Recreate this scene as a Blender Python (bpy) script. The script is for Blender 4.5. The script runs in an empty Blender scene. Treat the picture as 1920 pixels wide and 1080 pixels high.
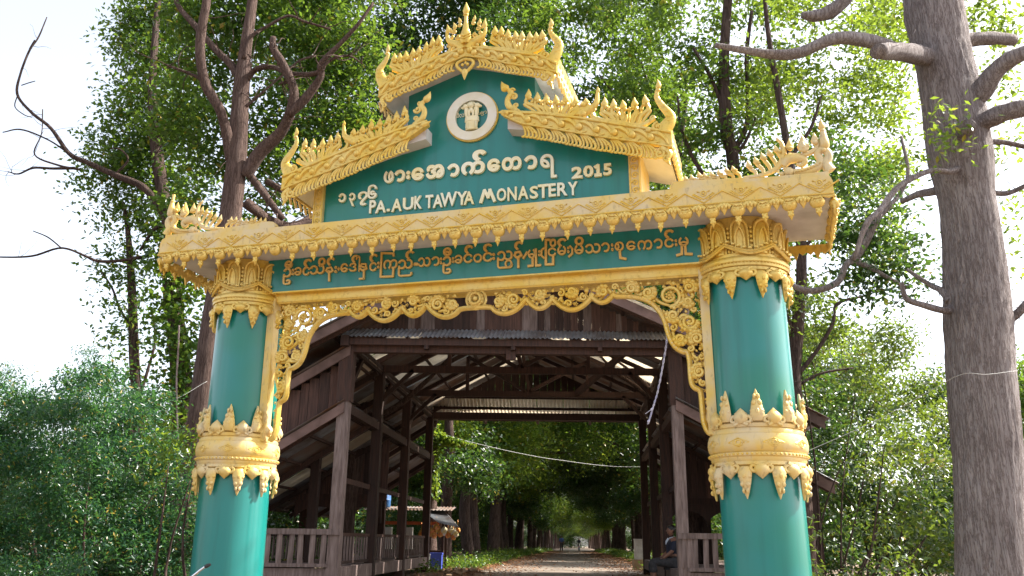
import bpy, bmesh, math, random
import numpy as np
from math import sin, cos, pi, radians, atan2, sqrt, hypot
from mathutils import Vector, Matrix

# ------------------------------------------------------------------ camera, sky, sun, exposure
scene = bpy.context.scene
COL = scene.collection
CAM_H, PITCH, ROLL, FPX = 1.6, radians(16.81), 0.0116, 1597.0
cam_data = bpy.data.cameras.new("camera")
cam_data.lens = FPX / 1920 * 36
cam_data.clip_end = 3000
cam = bpy.data.objects.new("camera", cam_data)
COL.objects.link(cam)
cam.location = (0, 0, CAM_H)
cam.rotation_euler = (Matrix.Rotation(pi / 2 + PITCH, 3, 'X') @ Matrix.Rotation(ROLL, 3, 'Z')).to_euler()
scene.camera = cam
SUN_DIR = Vector((0.74, 0.16, 0.80)).normalized()          # towards the sun
world = bpy.data.worlds.new("World"); scene.world = world; world.use_nodes = True
wn = world.node_tree.nodes; wl = world.node_tree.links
sky = wn.new('ShaderNodeTexSky'); sky.sky_type = 'NISHITA'; sky.sun_disc = False
sky.sun_elevation = math.asin(SUN_DIR.z); sky.sun_rotation = atan2(SUN_DIR.x, SUN_DIR.y)
sky.dust_density = 3.0; sky.air_density = 1.0; sky.ozone_density = 1.0
hs = wn.new('ShaderNodeHueSaturation'); hs.inputs['Saturation'].default_value = .45; hs.inputs['Value'].default_value = 1.2
wl.new(sky.outputs[0], hs.inputs['Color']); wl.new(hs.outputs[0], wn['Background'].inputs[0]); wn['Background'].inputs[1].default_value = 0.15
sun_d = bpy.data.lights.new("sun", 'SUN'); sun_d.energy = 5.0; sun_d.angle = radians(0.53); sun_d.color = (1, .95, .86)
sun = bpy.data.objects.new("sun", sun_d); COL.objects.link(sun)
sun.rotation_euler = (-SUN_DIR).to_track_quat('-Z', 'Y').to_euler()
scene.view_settings.view_transform = 'Standard'; scene.view_settings.look = 'None'
scene.view_settings.gamma = 1; scene.view_settings.use_curve_mapping = False
scene.view_settings.exposure = 1.32
scene.cycles.max_bounces = 8; scene.cycles.transparent_max_bounces = 4
scene.cycles.diffuse_bounces = 4; scene.cycles.transmission_bounces = 3

def ray(x, y):
    X = (x - 960) / FPX; Y = (540 - y) / FPX
    u = X * cos(ROLL) - Y * sin(ROLL); v = X * sin(ROLL) + Y * cos(ROLL)
    return np.array([u, cos(PITCH) - v * sin(PITCH), sin(PITCH) + v * cos(PITCH)])
EYE = np.array([0, 0, CAM_H])
def at(x, y, Y):
    d = ray(x, y); return EYE + d * (Y / d[1])
def gh(y):                                                   # ground height along the road
    t = min(max((y - 9) / 17.0, 0), 1); t = t * t * (3 - 2 * t)
    return 0.85 * t + 0.10 * min(max((y - 26) / 20.0, 0), 1)

# gate frame: a across, b into the picture, c up
YAW, GA, GL = .2996, -.0112, .0104
GC = np.array([-.3184, 8.2, 0.])
EX = np.array([cos(YAW) * cos(GA), -sin(YAW) * cos(GA), sin(GA)])
EZ = np.array([-cos(YAW) * sin(GL), sin(YAW) * sin(GL), cos(GL)])
EY = np.cross(EZ, EX); EY /= np.linalg.norm(EY)
GM = np.array([EX, EY, EZ])
def G(P):                                                    # (n,3) local -> offset from the gate's base
    return np.asarray(P, float) @ GM
def gp(x, y, b=0.):
    d = ray(x, y); s = np.linalg.solve(np.array([EX, EZ, -d]).T, EYE - GC - b * EY)
    return s[0], s[1]
GROT = Matrix([[EX[i], EY[i], EZ[i]] for i in range(3)]).to_quaternion().to_matrix()

# ------------------------------------------------------------------ helpers
def tag(o, label=None, cat=None, group=None, kind=None):
    if label: o['label'] = label
    if cat: o['category'] = cat
    if group: o['group'] = group
    if kind: o['kind'] = kind
    return o
def empty(name, loc, label=None, cat=None, group=None, rz=0):
    o = bpy.data.objects.new(name, None); COL.objects.link(o); o.location = Vector([float(v) for v in loc]); o.rotation_euler.z = rz
    o.empty_display_size = .2
    return tag(o, label, cat, group)
def link(name, me, parent=None, loc=None, rot=None, scale=None, label=None):
    o = bpy.data.objects.new(name, me); COL.objects.link(o)
    if parent is not None: o.parent = parent
    if loc is not None: o.location = Vector([float(v) for v in loc])
    if rot is not None: o.rotation_euler = rot.to_euler() if isinstance(rot, Matrix) else rot
    if scale is not None: o.scale = scale
    if label: o['label'] = label
    return o
def smooth_pts(P, n):
    P = np.asarray(P, float); m = len(P)
    if m < 3:
        t = np.linspace(0, 1, n)[:, None]; return P[0] * (1 - t) + P[-1] * t
    Q = np.vstack([2 * P[0] - P[1], P, 2 * P[-1] - P[-2]])
    out = []
    for u in np.linspace(0, m - 1 - 1e-6, n):
        i = int(u); t = u - i; p0, p1, p2, p3 = Q[i:i + 4]
        out.append(.5 * ((2 * p1) + (-p0 + p2) * t + (2 * p0 - 5 * p1 + 4 * p2 - p3) * t * t + (-p0 + 3 * p1 - 3 * p2 + p3) * t ** 3))
    return np.array(out)
class MB:
    def __init__(s): s.V = []; s.F = []; s.n = 0
    def add(s, V, F):
        V = np.asarray(V, float); s.V.append(V); k = s.n; s.F += [tuple(i + k for i in f) for f in F]; s.n += len(V)
    def box(s, x0, x1, y0, y1, z0, z1, M=None, t=None):
        V = np.array([[x, y, z] for z in (z0, z1) for y in (y0, y1) for x in (x0, x1)], float)
        if M is not None: V = V @ np.array(M).T
        if t is not None: V = V + np.array(t)
        s.add(V, [(0, 2, 3, 1), (4, 5, 7, 6), (0, 1, 5, 4), (1, 3, 7, 5), (3, 2, 6, 7), (2, 0, 4, 6)])
    def beam(s, p, q, w, h, up=(0, 0, 1)):
        p = np.array(p, float); q = np.array(q, float); d = q - p; L = np.linalg.norm(d); d /= L
        sd = np.cross(d, up); sd /= np.linalg.norm(sd); u = np.cross(sd, d)
        M = np.array([sd, d, u]).T
        s.box(-w / 2, w / 2, 0, L, -h / 2, h / 2, M, p)
    def tube(s, P, R, k=6, flat=1., nrm=None, caps=True, n=None, jit=None):
        P = np.asarray(P, float)
        if n: 
            tt = np.linspace(0, 1, len(P)); R = np.interp(np.linspace(0, 1, n), tt, R if np.ndim(R) else [R] * len(P)); P = smooth_pts(P, n)
        m = len(P); R = np.broadcast_to(np.asarray(R, float), (m,)) if np.ndim(R) == 0 else np.asarray(R, float)
        T = np.gradient(P, axis=0); T /= np.linalg.norm(T, axis=1)[:, None] + 1e-12
        if nrm is None:
            ref = np.array([0.31, .9, .2]) if abs(T[0] @ np.array([0, 0, 1.])) > .7 else np.array([0, 0, 1.])
            N = []; u = np.cross(T[0], ref); u /= np.linalg.norm(u)
            for i in range(m):
                u = u - T[i] * (u @ T[i]); u /= np.linalg.norm(u) + 1e-12; N.append(u)
            N = np.array(N); B = np.cross(T, N)
        else:
            B = np.broadcast_to(np.asarray(nrm, float), (m, 3)); N = np.cross(B, T); N /= np.linalg.norm(N, axis=1)[:, None] + 1e-12
        an = np.arange(k) * 2 * pi / k
        V = np.empty((m, k, 3))
        for j, a in enumerate(an):
            rr = R if jit is None else R * jit[:, j]
            V[:, j] = P + N * (cos(a) * rr)[:, None] + B * (sin(a) * flat * rr)[:, None]
        V = V.reshape(-1, 3); F = []
        for i in range(m - 1):
            for j in range(k):
                j2 = (j + 1) % k; F.append((i * k + j, i * k + j2, (i + 1) * k + j2, (i + 1) * k + j))
        if caps: F.append(tuple(range(k - 1, -1, -1))); F.append(tuple((m - 1) * k + j for j in range(k)))
        s.add(V, F)
    def ball(s, c, r, k=8, h=5):
        c = np.array(c, float); r = np.array(r if np.ndim(r) else [r] * 3, float)
        V = [c + r * np.array([0, 0, -1])]
        for i in range(1, h):
            p = -pi / 2 + pi * i / h
            for j in range(k): a = 2 * pi * j / k; V.append(c + r * np.array([cos(p) * cos(a), cos(p) * sin(a), sin(p)]))
        V.append(c + r * np.array([0, 0, 1])); F = []
        for j in range(k): F.append((0, 1 + (j + 1) % k, 1 + j))
        for i in range(h - 2):
            for j in range(k):
                a0 = 1 + i * k + j; a1 = 1 + i * k + (j + 1) % k; F.append((a0, a1, a1 + k, a0 + k))
        e = 1 + (h - 1) * k; b0 = 1 + (h - 2) * k
        for j in range(k): F.append((e, b0 + j, b0 + (j + 1) % k))
        s.add(V, F)
    def lathe(s, prof, k=48, c=(0, 0, 0), rf=None):
        V = []; m = len(prof)
        for r, z in prof:
            for j in range(k):
                a = 2 * pi * j / k; q = r * (rf(a, z) if rf else 1); V.append((c[0] + q * cos(a), c[1] + q * sin(a), c[2] + z))
        F = [(i * k + j, i * k + (j + 1) % k, (i + 1) * k + (j + 1) % k, (i + 1) * k + j) for i in range(m - 1) for j in range(k)]
        F.append(tuple(range(k - 1, -1, -1))); F.append(tuple((m - 1) * k + j for j in range(k)))
        s.add(V, F)
    def prism(s, poly, b0, b1):                              # polygon in (a,c), extruded along b
        n = len(poly); V = [(x, b0, z) for x, z in poly] + [(x, b1, z) for x, z in poly]
        F = [tuple(range(n)), tuple(range(2 * n - 1, n - 1, -1))]
        F += [(i, n + i, n + (i + 1) % n, (i + 1) % n) for i in range(n)]
        s.add(V, F)
    def strip(s, A, B, b0, b1):                              # ribbon between two polylines in (a,c)
        n = len(A)
        for i in range(n - 1):
            q = [A[i], A[i + 1], B[i + 1], B[i]]
            V = [(x, b0, z) for x, z in q] + [(x, b1, z) for x, z in q]
            F = [(3, 2, 1, 0), (4, 5, 6, 7), (0, 1, 5, 4), (2, 3, 7, 6)]
            if i == 0: F.append((3, 0, 4, 7))
            if i == n - 2: F.append((1, 2, 6, 5))
            s.add(V, F)
    def mesh(s, name, mat, xf=None, smooth=True, angle=None):
        V = np.vstack(s.V)
        if xf is not None: V = xf(V)
        me = bpy.data.meshes.new(name); me.from_pydata(V.tolist(), [], s.F); me.materials.append(mat)
        if smooth:
            me.polygons.foreach_set('use_smooth', [True] * len(me.polygons))
            if angle is not None: me.set_sharp_from_angle(angle=radians(angle))
        bm = bmesh.new(); bm.from_mesh(me); bmesh.ops.recalc_face_normals(bm, faces=bm.faces); bm.to_mesh(me); bm.free()
        me.update(); return me
    def obj(s, name, mat, parent=None, xf=None, smooth=True, angle=50, label=None, loc=None, rot=None):
        return link(name, s.mesh(name, mat, xf, smooth, angle), parent, loc, rot, None, label)

# ------------------------------------------------------------------ materials
def mat_new(name):
    m = bpy.data.materials.new(name); m.use_nodes = True; nt = m.node_tree
    return m, nt.nodes, nt.links, nt.nodes['Principled BSDF']
def mat(name, col, rough=.6, col2=None, scale=5., metal=0., bump=0., bscale=None, stretch=(1, 1, 1), rand=0., spec=.5, coat=0., contrast=(.35, .65), detail=6):
    m, N, L, P = mat_new(name)
    P.inputs['Roughness'].default_value = rough; P.inputs['Metallic'].default_value = metal
    P.inputs['Specular IOR Level'].default_value = spec; P.inputs['Coat Weight'].default_value = coat; P.inputs['Coat Roughness'].default_value = .12
    P.inputs['Base Color'].default_value = (*col, 1)
    tc = N.new('ShaderNodeTexCoord'); mp = N.new('ShaderNodeMapping'); mp.inputs['Scale'].default_value = stretch
    L.new(tc.outputs['Object'], mp.inputs[0])
    out = None
    if col2:
        nz = N.new('ShaderNodeTexNoise'); nz.inputs['Scale'].default_value = scale; nz.inputs['Detail'].default_value = detail
        L.new(mp.outputs[0], nz.inputs[0]); rp = N.new('ShaderNodeValToRGB')
        rp.color_ramp.elements[0].position = contrast[0]; rp.color_ramp.elements[1].position = contrast[1]
        rp.color_ramp.elements[0].color = (*col, 1); rp.color_ramp.elements[1].color = (*col2, 1)
        L.new(nz.outputs[0], rp.inputs[0]); out = rp.outputs[0]
    if rand:
        oi = N.new('ShaderNodeObjectInfo'); mr = N.new('ShaderNodeMapRange'); mr.inputs[3].default_value = 1 - rand; mr.inputs[4].default_value = 1 + rand
        L.new(oi.outputs['Random'], mr.inputs[0]); mx = N.new('ShaderNodeVectorMath'); mx.operation = 'SCALE'
        if out: L.new(out, mx.inputs[0])
        else: mx.inputs[0].default_value = col
        L.new(mr.outputs[0], mx.inputs['Scale']); out = mx.outputs[0]
    if out: L.new(out, P.inputs['Base Color'])
    if bump:
        n2 = N.new('ShaderNodeTexNoise'); n2.inputs['Scale'].default_value = bscale or scale * 3; n2.inputs['Detail'].default_value = 8
        L.new(mp.outputs[0], n2.inputs[0]); bp = N.new('ShaderNodeBump'); bp.inputs['Strength'].default_value = bump; bp.inputs['Distance'].default_value = .02
        L.new(n2.outputs[0], bp.inputs['Height']); L.new(bp.outputs[0], P.inputs['Normal'])
    return m
def leaf_mat(name, c0, c1, c2, trans=(.30, .42, .05), tw=.45, gloss=.5):
    m, N, L, P = mat_new(name)
    at_ = N.new('ShaderNodeAttribute'); at_.attribute_name = 'tone'
    rp = N.new('ShaderNodeValToRGB'); e = rp.color_ramp.elements; e[0].color = (*c0, 1); e[1].color = (*c2, 1); e[1].position = 1
    k = e.new(.55); k.color = (*c1, 1); k2 = e.new(.955); k2.color = (*c1, 1)
    k3 = e.new(.97); k3.color = (.35, .26, .03, 1); e[-1].color = (.30, .2, .04, 1)
    L.new(at_.outputs['Fac'], rp.inputs[0]); L.new(rp.outputs[0], P.inputs['Base Color'])
    P.inputs['Roughness'].default_value = .32; P.inputs['Specular IOR Level'].default_value = gloss
    tr = N.new('ShaderNodeBsdfTranslucent'); mx = N.new('ShaderNodeMixShader'); mx.inputs[0].default_value = tw
    mc = N.new('ShaderNodeMixRGB'); mc.blend_type = 'MIX'; mc.inputs[0].default_value = .75; mc.inputs[2].default_value = (*trans, 1)
    L.new(rp.outputs[0], mc.inputs[1]); L.new(mc.outputs[0], tr.inputs[0])
    L.new(P.outputs[0], mx.inputs[1]); L.new(tr.outputs[0], mx.inputs[2]); L.new(mx.outputs[0], N['Material Output'].inputs[0])
    return m
def bark_mat(name, c0, c1, sc=7., bump=1.0):
    m, N, L, P = mat_new(name); P.inputs['Roughness'].default_value = .9; P.inputs['Specular IOR Level'].default_value = .2
    tc = N.new('ShaderNodeTexCoord'); mp = N.new('ShaderNodeMapping'); mp.inputs['Scale'].default_value = (1, 1, .09); L.new(tc.outputs['Object'], mp.inputs[0])
    n1 = N.new('ShaderNodeTexNoise'); n1.inputs['Scale'].default_value = sc * 3; n1.inputs['Detail'].default_value = 10; n1.inputs['Roughness'].default_value = .65
    v = N.new('ShaderNodeTexVoronoi'); v.inputs['Scale'].default_value = sc * 2.4; v.feature = 'DISTANCE_TO_EDGE'
    ad = N.new('ShaderNodeMixRGB'); ad.blend_type = 'LINEAR_LIGHT'; ad.inputs[0].default_value = .08
    L.new(mp.outputs[0], n1.inputs[0]); L.new(mp.outputs[0], ad.inputs[1]); L.new(n1.outputs[1], ad.inputs[2]); L.new(ad.outputs[0], v.inputs[0])
    n3 = N.new('ShaderNodeTexNoise'); n3.inputs['Scale'].default_value = 1.6; n3.inputs['Detail'].default_value = 5; L.new(tc.outputs['Object'], n3.inputs[0])
    rp = N.new('ShaderNodeValToRGB'); rp.color_ramp.elements[0].position = .3; rp.color_ramp.elements[1].position = .7
    rp.color_ramp.elements[0].color = (*c0, 1); rp.color_ramp.elements[1].color = (*c1, 1)
    s1 = N.new('ShaderNodeMath'); s1.operation = 'MULTIPLY_ADD'; s1.inputs[1].default_value = .5; L.new(n3.outputs[0], s1.inputs[0])
    s2 = N.new('ShaderNodeMath'); s2.operation = 'MULTIPLY'; s2.inputs[1].default_value = .55; L.new(n1.outputs[0], s2.inputs[0]); L.new(s2.outputs[0], s1.inputs[2])
    L.new(s1.outputs[0], rp.inputs[0])
    vr = N.new('ShaderNodeValToRGB'); vr.color_ramp.elements[0].color = (.42, .38, .36, 1); vr.color_ramp.elements[1].position = .16; L.new(v.outputs[0], vr.inputs[0])
    mm = N.new('ShaderNodeMixRGB'); mm.blend_type = 'MULTIPLY'; mm.inputs[0].default_value = 1; L.new(rp.outputs[0], mm.inputs[1]); L.new(vr.outputs[0], mm.inputs[2]); L.new(mm.outputs[0], P.inputs['Base Color'])
    h = N.new('ShaderNodeMath'); h.operation = 'MULTIPLY_ADD'; h.inputs[1].default_value = 1.6; L.new(v.outputs[0], h.inputs[0]); L.new(n1.outputs[0], h.inputs[2])
    bp = N.new('ShaderNodeBump'); bp.inputs['Strength'].default_value = bump; bp.inputs['Distance'].default_value = .05
    L.new(h.outputs[0], bp.inputs['Height']); L.new(bp.outputs[0], P.inputs['Normal'])
    return m
M = {}
M['green'] = mat('green_gloss_paint', (.006, .185, .165), .34, (.003, .165, .10), 1.3, coat=.25, contrast=(.50, .75), detail=2)
def streaks(m, dark, amount, sc=(9, 9, .7), lo=.52, hi=.72):   # dirt runs and paler streaks down painted faces
    N = m.node_tree.nodes; L = m.node_tree.links; P = N['Principled BSDF']; src = P.inputs['Base Color'].links[0].from_socket
    tc = N.new('ShaderNodeTexCoord'); mp = N.new('ShaderNodeMapping'); mp.inputs['Scale'].default_value = sc; nz = N.new('ShaderNodeTexNoise'); nz.inputs['Scale'].default_value = 1; nz.inputs['Detail'].default_value = 6
    L.new(tc.outputs['Object'], mp.inputs[0]); L.new(mp.outputs[0], nz.inputs[0]); mr = N.new('ShaderNodeMapRange'); mr.inputs[1].default_value = lo; mr.inputs[2].default_value = hi; mr.inputs[4].default_value = amount
    L.new(nz.outputs[0], mr.inputs[0]); mx = N.new('ShaderNodeMixRGB'); mx.inputs[2].default_value = (*dark, 1); L.new(mr.outputs[0], mx.inputs[0]); L.new(src, mx.inputs[1]); L.new(mx.outputs[0], P.inputs['Base Color'])
streaks(M['green'], (.004, .12, .10), .6); streaks(M['green'], (.08, .24, .22), .16, (14, 14, .35), .58, .75)  # darker stain runs, then thin paler vertical streaks
M['gold'] = mat('gold_paint', (.70, .46, .06), .38, (.70, .51, .15), 4, metal=.3, bump=.12, bscale=40)
M['gold_pale'] = mat('faded_gold_paint', (.66, .50, .21), .5, (.68, .46, .10), 3.2, metal=.15, bump=.12, bscale=30)
streaks(M['gold'], (.40, .24, .04), .6, (30, 30, 22), .52, .74); streaks(M['gold_pale'], (.60, .50, .34), .6, (5, 5, 4), .46, .64); streaks(M['gold_pale'], (.24, .17, .10), .6, (26, 26, 10), .58, .75)
M['letter'] = mat('cream_letter_paint', (.80, .68, .34), .5, (.80, .76, .58), 3)
M['letter_gold'] = mat('gold_letter_paint', (.62, .36, .07), .4, (.66, .42, .12), 6, metal=.15)
M['white'] = mat('white_wash', (.62, .60, .58), .8, (.48, .45, .43), 2.5, bump=.2)
M['ring'] = mat('white_ring_paint', (.74, .70, .60), .5, (.70, .64, .46), 8)
streaks(M['white'], (.22, .20, .17), .6, (3, 3, 3), .5, .75)
M['wood'] = mat('dark_red_wood', (.060, .024, .015), .8, (.028, .013, .009), 6, bump=.4, stretch=(6, 6, .5), rand=.35)
M['plank'] = mat('weathered_planks', (.085, .042, .031), .85, (.040, .020, .015), 5, bump=.4, stretch=(7, 7, .5), rand=.55)
M['woodg'] = mat('grey_weathered_wood', (.21, .155, .14), .85, (.11, .075, .065), 5, bump=.5, stretch=(5, 5, .6), rand=.2)
M['rake'] = mat('rake_board_wood', (.17, .105, .09), .85, (.085, .05, .04), 3, bump=.4, rand=.2)
M['tin'] = mat('grey_corrugated_tin', (.30, .31, .33), .5, (.17, .14, .13), 2.5, metal=.45, bump=.1)
M['tin_brightened'] = mat('brightened_tin_sheet', (.62, .58, .50), .5, (.40, .30, .22), 3)  # light put into the tin: paler and translucent, for bright undersides and roof stripes
_n = M['tin_brightened'].node_tree; _t = _n.nodes.new('ShaderNodeBsdfTranslucent'); _t.inputs[0].default_value = (.75, .62, .45, 1); _x = _n.nodes.new('ShaderNodeMixShader'); _x.inputs[0].default_value = .42
_n.links.new(_n.nodes['Principled BSDF'].outputs[0], _x.inputs[1]); _n.links.new(_t.outputs[0], _x.inputs[2]); _n.links.new(_x.outputs[0], _n.nodes['Material Output'].inputs[0])
M['tin_rust'] = mat('rusty_corrugated_tin', (.20, .18, .17), .6, (.16, .08, .045), 2.0, metal=.3)
M['bark'] = bark_mat('grey_furrowed_bark', (.25, .205, .195), (.60, .53, .52), 9, 1.0)
M['bark2'] = bark_mat('brown_bark', (.09, .055, .045), (.22, .15, .125), 8, .9)
M['bark3'] = bark_mat('dark_bark', (.05, .035, .03), (.13, .085, .07), 6, .8)
M['deadwood'] = mat('bare_branch_wood', (.16, .11, .10), .9, (.30, .24, .23), 6)
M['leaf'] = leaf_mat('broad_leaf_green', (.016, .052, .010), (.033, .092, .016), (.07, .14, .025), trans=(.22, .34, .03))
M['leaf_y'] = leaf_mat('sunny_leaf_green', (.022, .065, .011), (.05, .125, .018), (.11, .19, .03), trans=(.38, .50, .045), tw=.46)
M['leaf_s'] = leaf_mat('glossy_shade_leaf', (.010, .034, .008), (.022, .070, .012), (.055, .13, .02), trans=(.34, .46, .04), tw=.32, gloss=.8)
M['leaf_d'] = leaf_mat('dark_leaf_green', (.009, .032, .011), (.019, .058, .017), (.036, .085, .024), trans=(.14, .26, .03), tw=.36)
M['leaf_b'] = leaf_mat('blue_green_leaflet', (.009, .040, .022), (.018, .068, .033), (.05, .13, .045), trans=(.13, .32, .06), tw=.38)
M['dirt'] = mat('dry_earth', (.22, .15, .10), .95, (.12, .085, .06), .6, bump=.6, bscale=8)
M['road'] = mat('packed_gravel_road', (.24, .19, .15), .95, (.13, .10, .075), .9, bump=.4, bscale=14)
M['litter'] = mat('fallen_leaves', (.17, .065, .025), .8, (.30, .15, .06), 2)
M['black'] = mat('black_rubber', (.02, .02, .02), .5)
M['chrome'] = mat('chrome', (.75, .75, .78), .12, metal=1.)
M['rope'] = mat('pale_blue_rope', (.42, .42, .60), .8, (.6, .6, .7), 30)
M['cable'] = mat('grey_cable', (.36, .36, .34), .6)
M['yellow'] = mat('yellow_sign_paint', (.62, .48, .06), .6, (.5, .36, .05), 5)
M['blue'] = mat('blue_plastic', (.05, .08, .45), .4)
M['bluetarp'] = mat('blue_tarpaulin', (.03, .10, .30), .5, (.06, .2, .45), 9)
M['whitep'] = mat('white_plastic', (.75, .73, .70), .5, (.6, .57, .52), 6)
M['orange'] = mat('orange_cloth', (.45, .09, .02), .7)
M['snack'] = mat('snack_bag_foil', (.65, .42, .08), .25, (.75, .2, .05), 9, metal=.2)
M['snackw'] = mat('clear_snack_bag', (.75, .74, .68), .2, (.8, .6, .15), 7)
M['concrete'] = mat('pale_concrete', (.42, .41, .38), .85, (.3, .28, .25), 6, bump=.3)
M['tan'] = mat('tan_block', (.25, .16, .09), .85, (.18, .12, .07), 5)
M['skin'] = mat('brown_skin', (.20, .095, .06), .55)
M['hair'] = mat('black_hair', (.012, .010, .010), .5)
M['shirt'] = mat('navy_shirt_cloth', (.015, .018, .035), .85)
M['shirtb'] = mat('blue_shirt_cloth', (.10, .17, .45), .85)
M['cloth'] = mat('dark_sarong_cloth', (.025, .025, .028), .9, (.05, .046, .05), 20)
M['collar'] = mat('pale_collar_cloth', (.55, .60, .68), .8)
M['bikered'] = mat('red_bike_paint', (.35, .02, .02), .3, coat=.5)
# ------------------------------------------------------------------ ground
def grid_obj(name, xs, ys, zf, m, kind='structure', **kw):
    V = [(x, y, zf(x, y)) for y in ys for x in xs]; w = len(xs)
    F = [(j * w + i, j * w + i + 1, (j + 1) * w + i + 1, (j + 1) * w + i) for j in range(len(ys) - 1) for i in range(w - 1)]
    mb = MB(); mb.add(V, F); o = mb.obj(name, m, None, smooth=True, angle=None); tag(o, kind=kind, **kw); return o
def rcx(y): return .0745 * y - .25 if y > 8 else .35 * (y / 8) ** 2
rng = random.Random(5)
def gz(x, y):
    d = abs(x - rcx(y)); return gh(y) + (0 if d < 2.6 else .05 * sin(x * 1.3 + y * .7) + .03 * sin(y * 2.1 - x)) 
ys = list(np.arange(-30, 60, 1.0)) + list(np.arange(60, 200, 5)) + [260, 400, 700, 1200]
xs = [-900, -300, -100, -60] + list(np.arange(-40, 41, 1.25)) + [60, 100, 300, 900]
grid_obj('ground', xs, ys, gz, M['dirt'])
V = []; F = []; yy = list(np.arange(-30, 60, .5)) + list(np.arange(60, 240, 5))
for i, y in enumerate(yy):
    for k in range(9): V.append((rcx(y) + (k / 8 - .5) * (5.2 + .35 * sin(y * 1.7) + .3 * sin(y * .63 + 1)), y, gh(y) + .012 + .02 * (1 - (k / 4 - 1) ** 2)))
for i in range(len(yy) - 1):
    for k in range(8): F.append((i * 9 + k, i * 9 + k + 1, i * 9 + k + 10, i * 9 + k + 9))
mb = MB(); mb.add(V, F); tag(mb.obj('road', M['road'], smooth=True, angle=None), kind='structure')

# ------------------------------------------------------------------ leaves and trees
def leaf_mesh(name, pos, size, m, seed, up=.55, asp=.42, droop=.3, tone=None):
    rs = np.random.RandomState(seed); n = len(pos)
    N = rs.normal(size=(n, 3)); N[:, 2] = np.abs(N[:, 2]) * .8 + up; N /= np.linalg.norm(N, axis=1)[:, None]
    D = rs.normal(size=(n, 3)); D -= N * (D * N).sum(1)[:, None]; D /= np.linalg.norm(D, axis=1)[:, None]
    D[:, 2] -= droop; D /= np.linalg.norm(D, axis=1)[:, None]
    S = np.cross(N, D); S /= np.linalg.norm(S, axis=1)[:, None]
    L = (size * rs.uniform(.65, 1.3, n))[:, None]; W = L * asp
    V = np.empty((n, 4, 3)); V[:, 0] = pos; V[:, 2] = pos + D * L
    mid = pos + D * L * .45 + N * L * .07
    V[:, 1] = mid + S * W * .5; V[:, 3] = mid - S * W * .5
    V = V.reshape(-1, 3)
    me = bpy.data.meshes.new(name); me.vertices.add(4 * n); me.vertices.foreach_set('co', V.ravel())
    base = np.arange(n)[:, None] * 4
    loops = np.hstack([base, base + 1, base + 2, base, base + 2, base + 3]).astype(np.int32).ravel()
    me.loops.add(6 * n); me.loops.foreach_set('vertex_index', loops)
    me.polygons.add(2 * n); me.polygons.foreach_set('loop_start', np.arange(2 * n, dtype=np.int32) * 3)
    me.update(calc_edges=True)
    t = rs.uniform(0, 1, n) if tone is None else tone
    a = me.attributes.new('tone', 'FLOAT', 'POINT'); a.data.foreach_set('value', np.repeat(t, 4).astype(np.float32))
    me.materials.append(m); return me
LD = 4.6; NL = []
def cloud(cl, dens, size, seed, asp=.42, sub=5):
    """cl: list of (centre, radius). Leaves sit in small sprays spread over each clump's outer volume."""
    rs = np.random.RandomState(seed); out = []
    for c, r in cl:
        n = int(LD * dens * pi * r * r / (size * size * asp * .5)); ns = max(8, n // 22)
        d = rs.normal(size=(ns, 3)); d /= np.linalg.norm(d, axis=1)[:, None]
        rad = r * rs.uniform(.25, 1, ns) ** .55 * rs.uniform(.85, 1.25, ns)
        sp = np.array(c) + d * rad[:, None] * np.array([1, 1, .8])
        k = rs.randint(0, ns, n)
        spread = size * 1.9
        p = sp[k] + rs.normal(size=(n, 3)) * np.array([spread, spread, spread * .6])
        out.append(p)
    return np.vstack(out)
def pclumps(lst):                                            # (px, py, radius px, Y) -> world clumps
    out = []
    for x, y, r, Y in lst:
        c = at(x, y, Y); out.append((c, r / FPX * Y / ray(x, y)[1] * .98))
    return out
def grid_cl(x0, x1, y0, y1, step, r, Y0, Y1, seed, drop=0., keep=None):
    rr = random.Random(seed); out = []
    y = y0
    while y <= y1:
        x = x0
        while x <= x1:
            px = x + rr.uniform(-.45, .45) * step; py = y + rr.uniform(-.45, .45) * step
            if rr.random() >= drop and (keep is None or keep(px, py)): out.append((px, py, r * rr.uniform(.7, 1.25), rr.uniform(Y0, Y1)))
            x += step
        y += step
    return out
def limb(mb, P, R, k=10, n=None, seed=0, rough=.06):
    P = np.asarray(P, float); n = n or max(6, len(P) * 5); rs = np.random.RandomState(seed)
    ph = rs.uniform(0, 6.28, 4); t = np.linspace(0, 1, n)
    jit = np.array([[1 + rough * (sin(j * 2 * pi / k * 2 + ph[0] + 5 * u) + sin(j * 2 * pi / k * 3 + ph[1] - 9 * u)) + rough * .8 * sin(23 * u + ph[2] + j) + rs.uniform(-.03, .03) for j in range(k)] for u in t])
    mb.tube(P, R, k, n=n, jit=jit)
def plimb(mb, pts, ws, Y, **kw):                             # limb traced at distance Y (number or list)
    Ys = Y if np.ndim(Y) else [Y] * len(pts)
    P = [at(x, y, q) for (x, y), q in zip(pts, Ys)]
    R = [w / 2 / FPX * q / ray(x, y)[1] for (x, y), w, q in zip(pts, ws, Ys)]
    limb(mb, P, R, **kw); return P
def twigs(mb, P, n, ln, r, seed, up=.3):
    rs = np.random.RandomState(seed); P = np.asarray(P)
    for i in range(n):
        k = rs.randint(1, len(P)); p = P[k - 1] + (P[k] - P[k - 1]) * rs.rand(); q = [p]; d = rs.normal(size=3); d[2] += up; d /= np.linalg.norm(d)
        L = ln * rs.uniform(.5, 1.2)
        for j in range(4): d = d + rs.normal(size=3) * .25; d /= np.linalg.norm(d); q.append(q[-1] + d * L / 4)
        mb.tube(q, np.linspace(r, r * .3, 5), 4)
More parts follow.
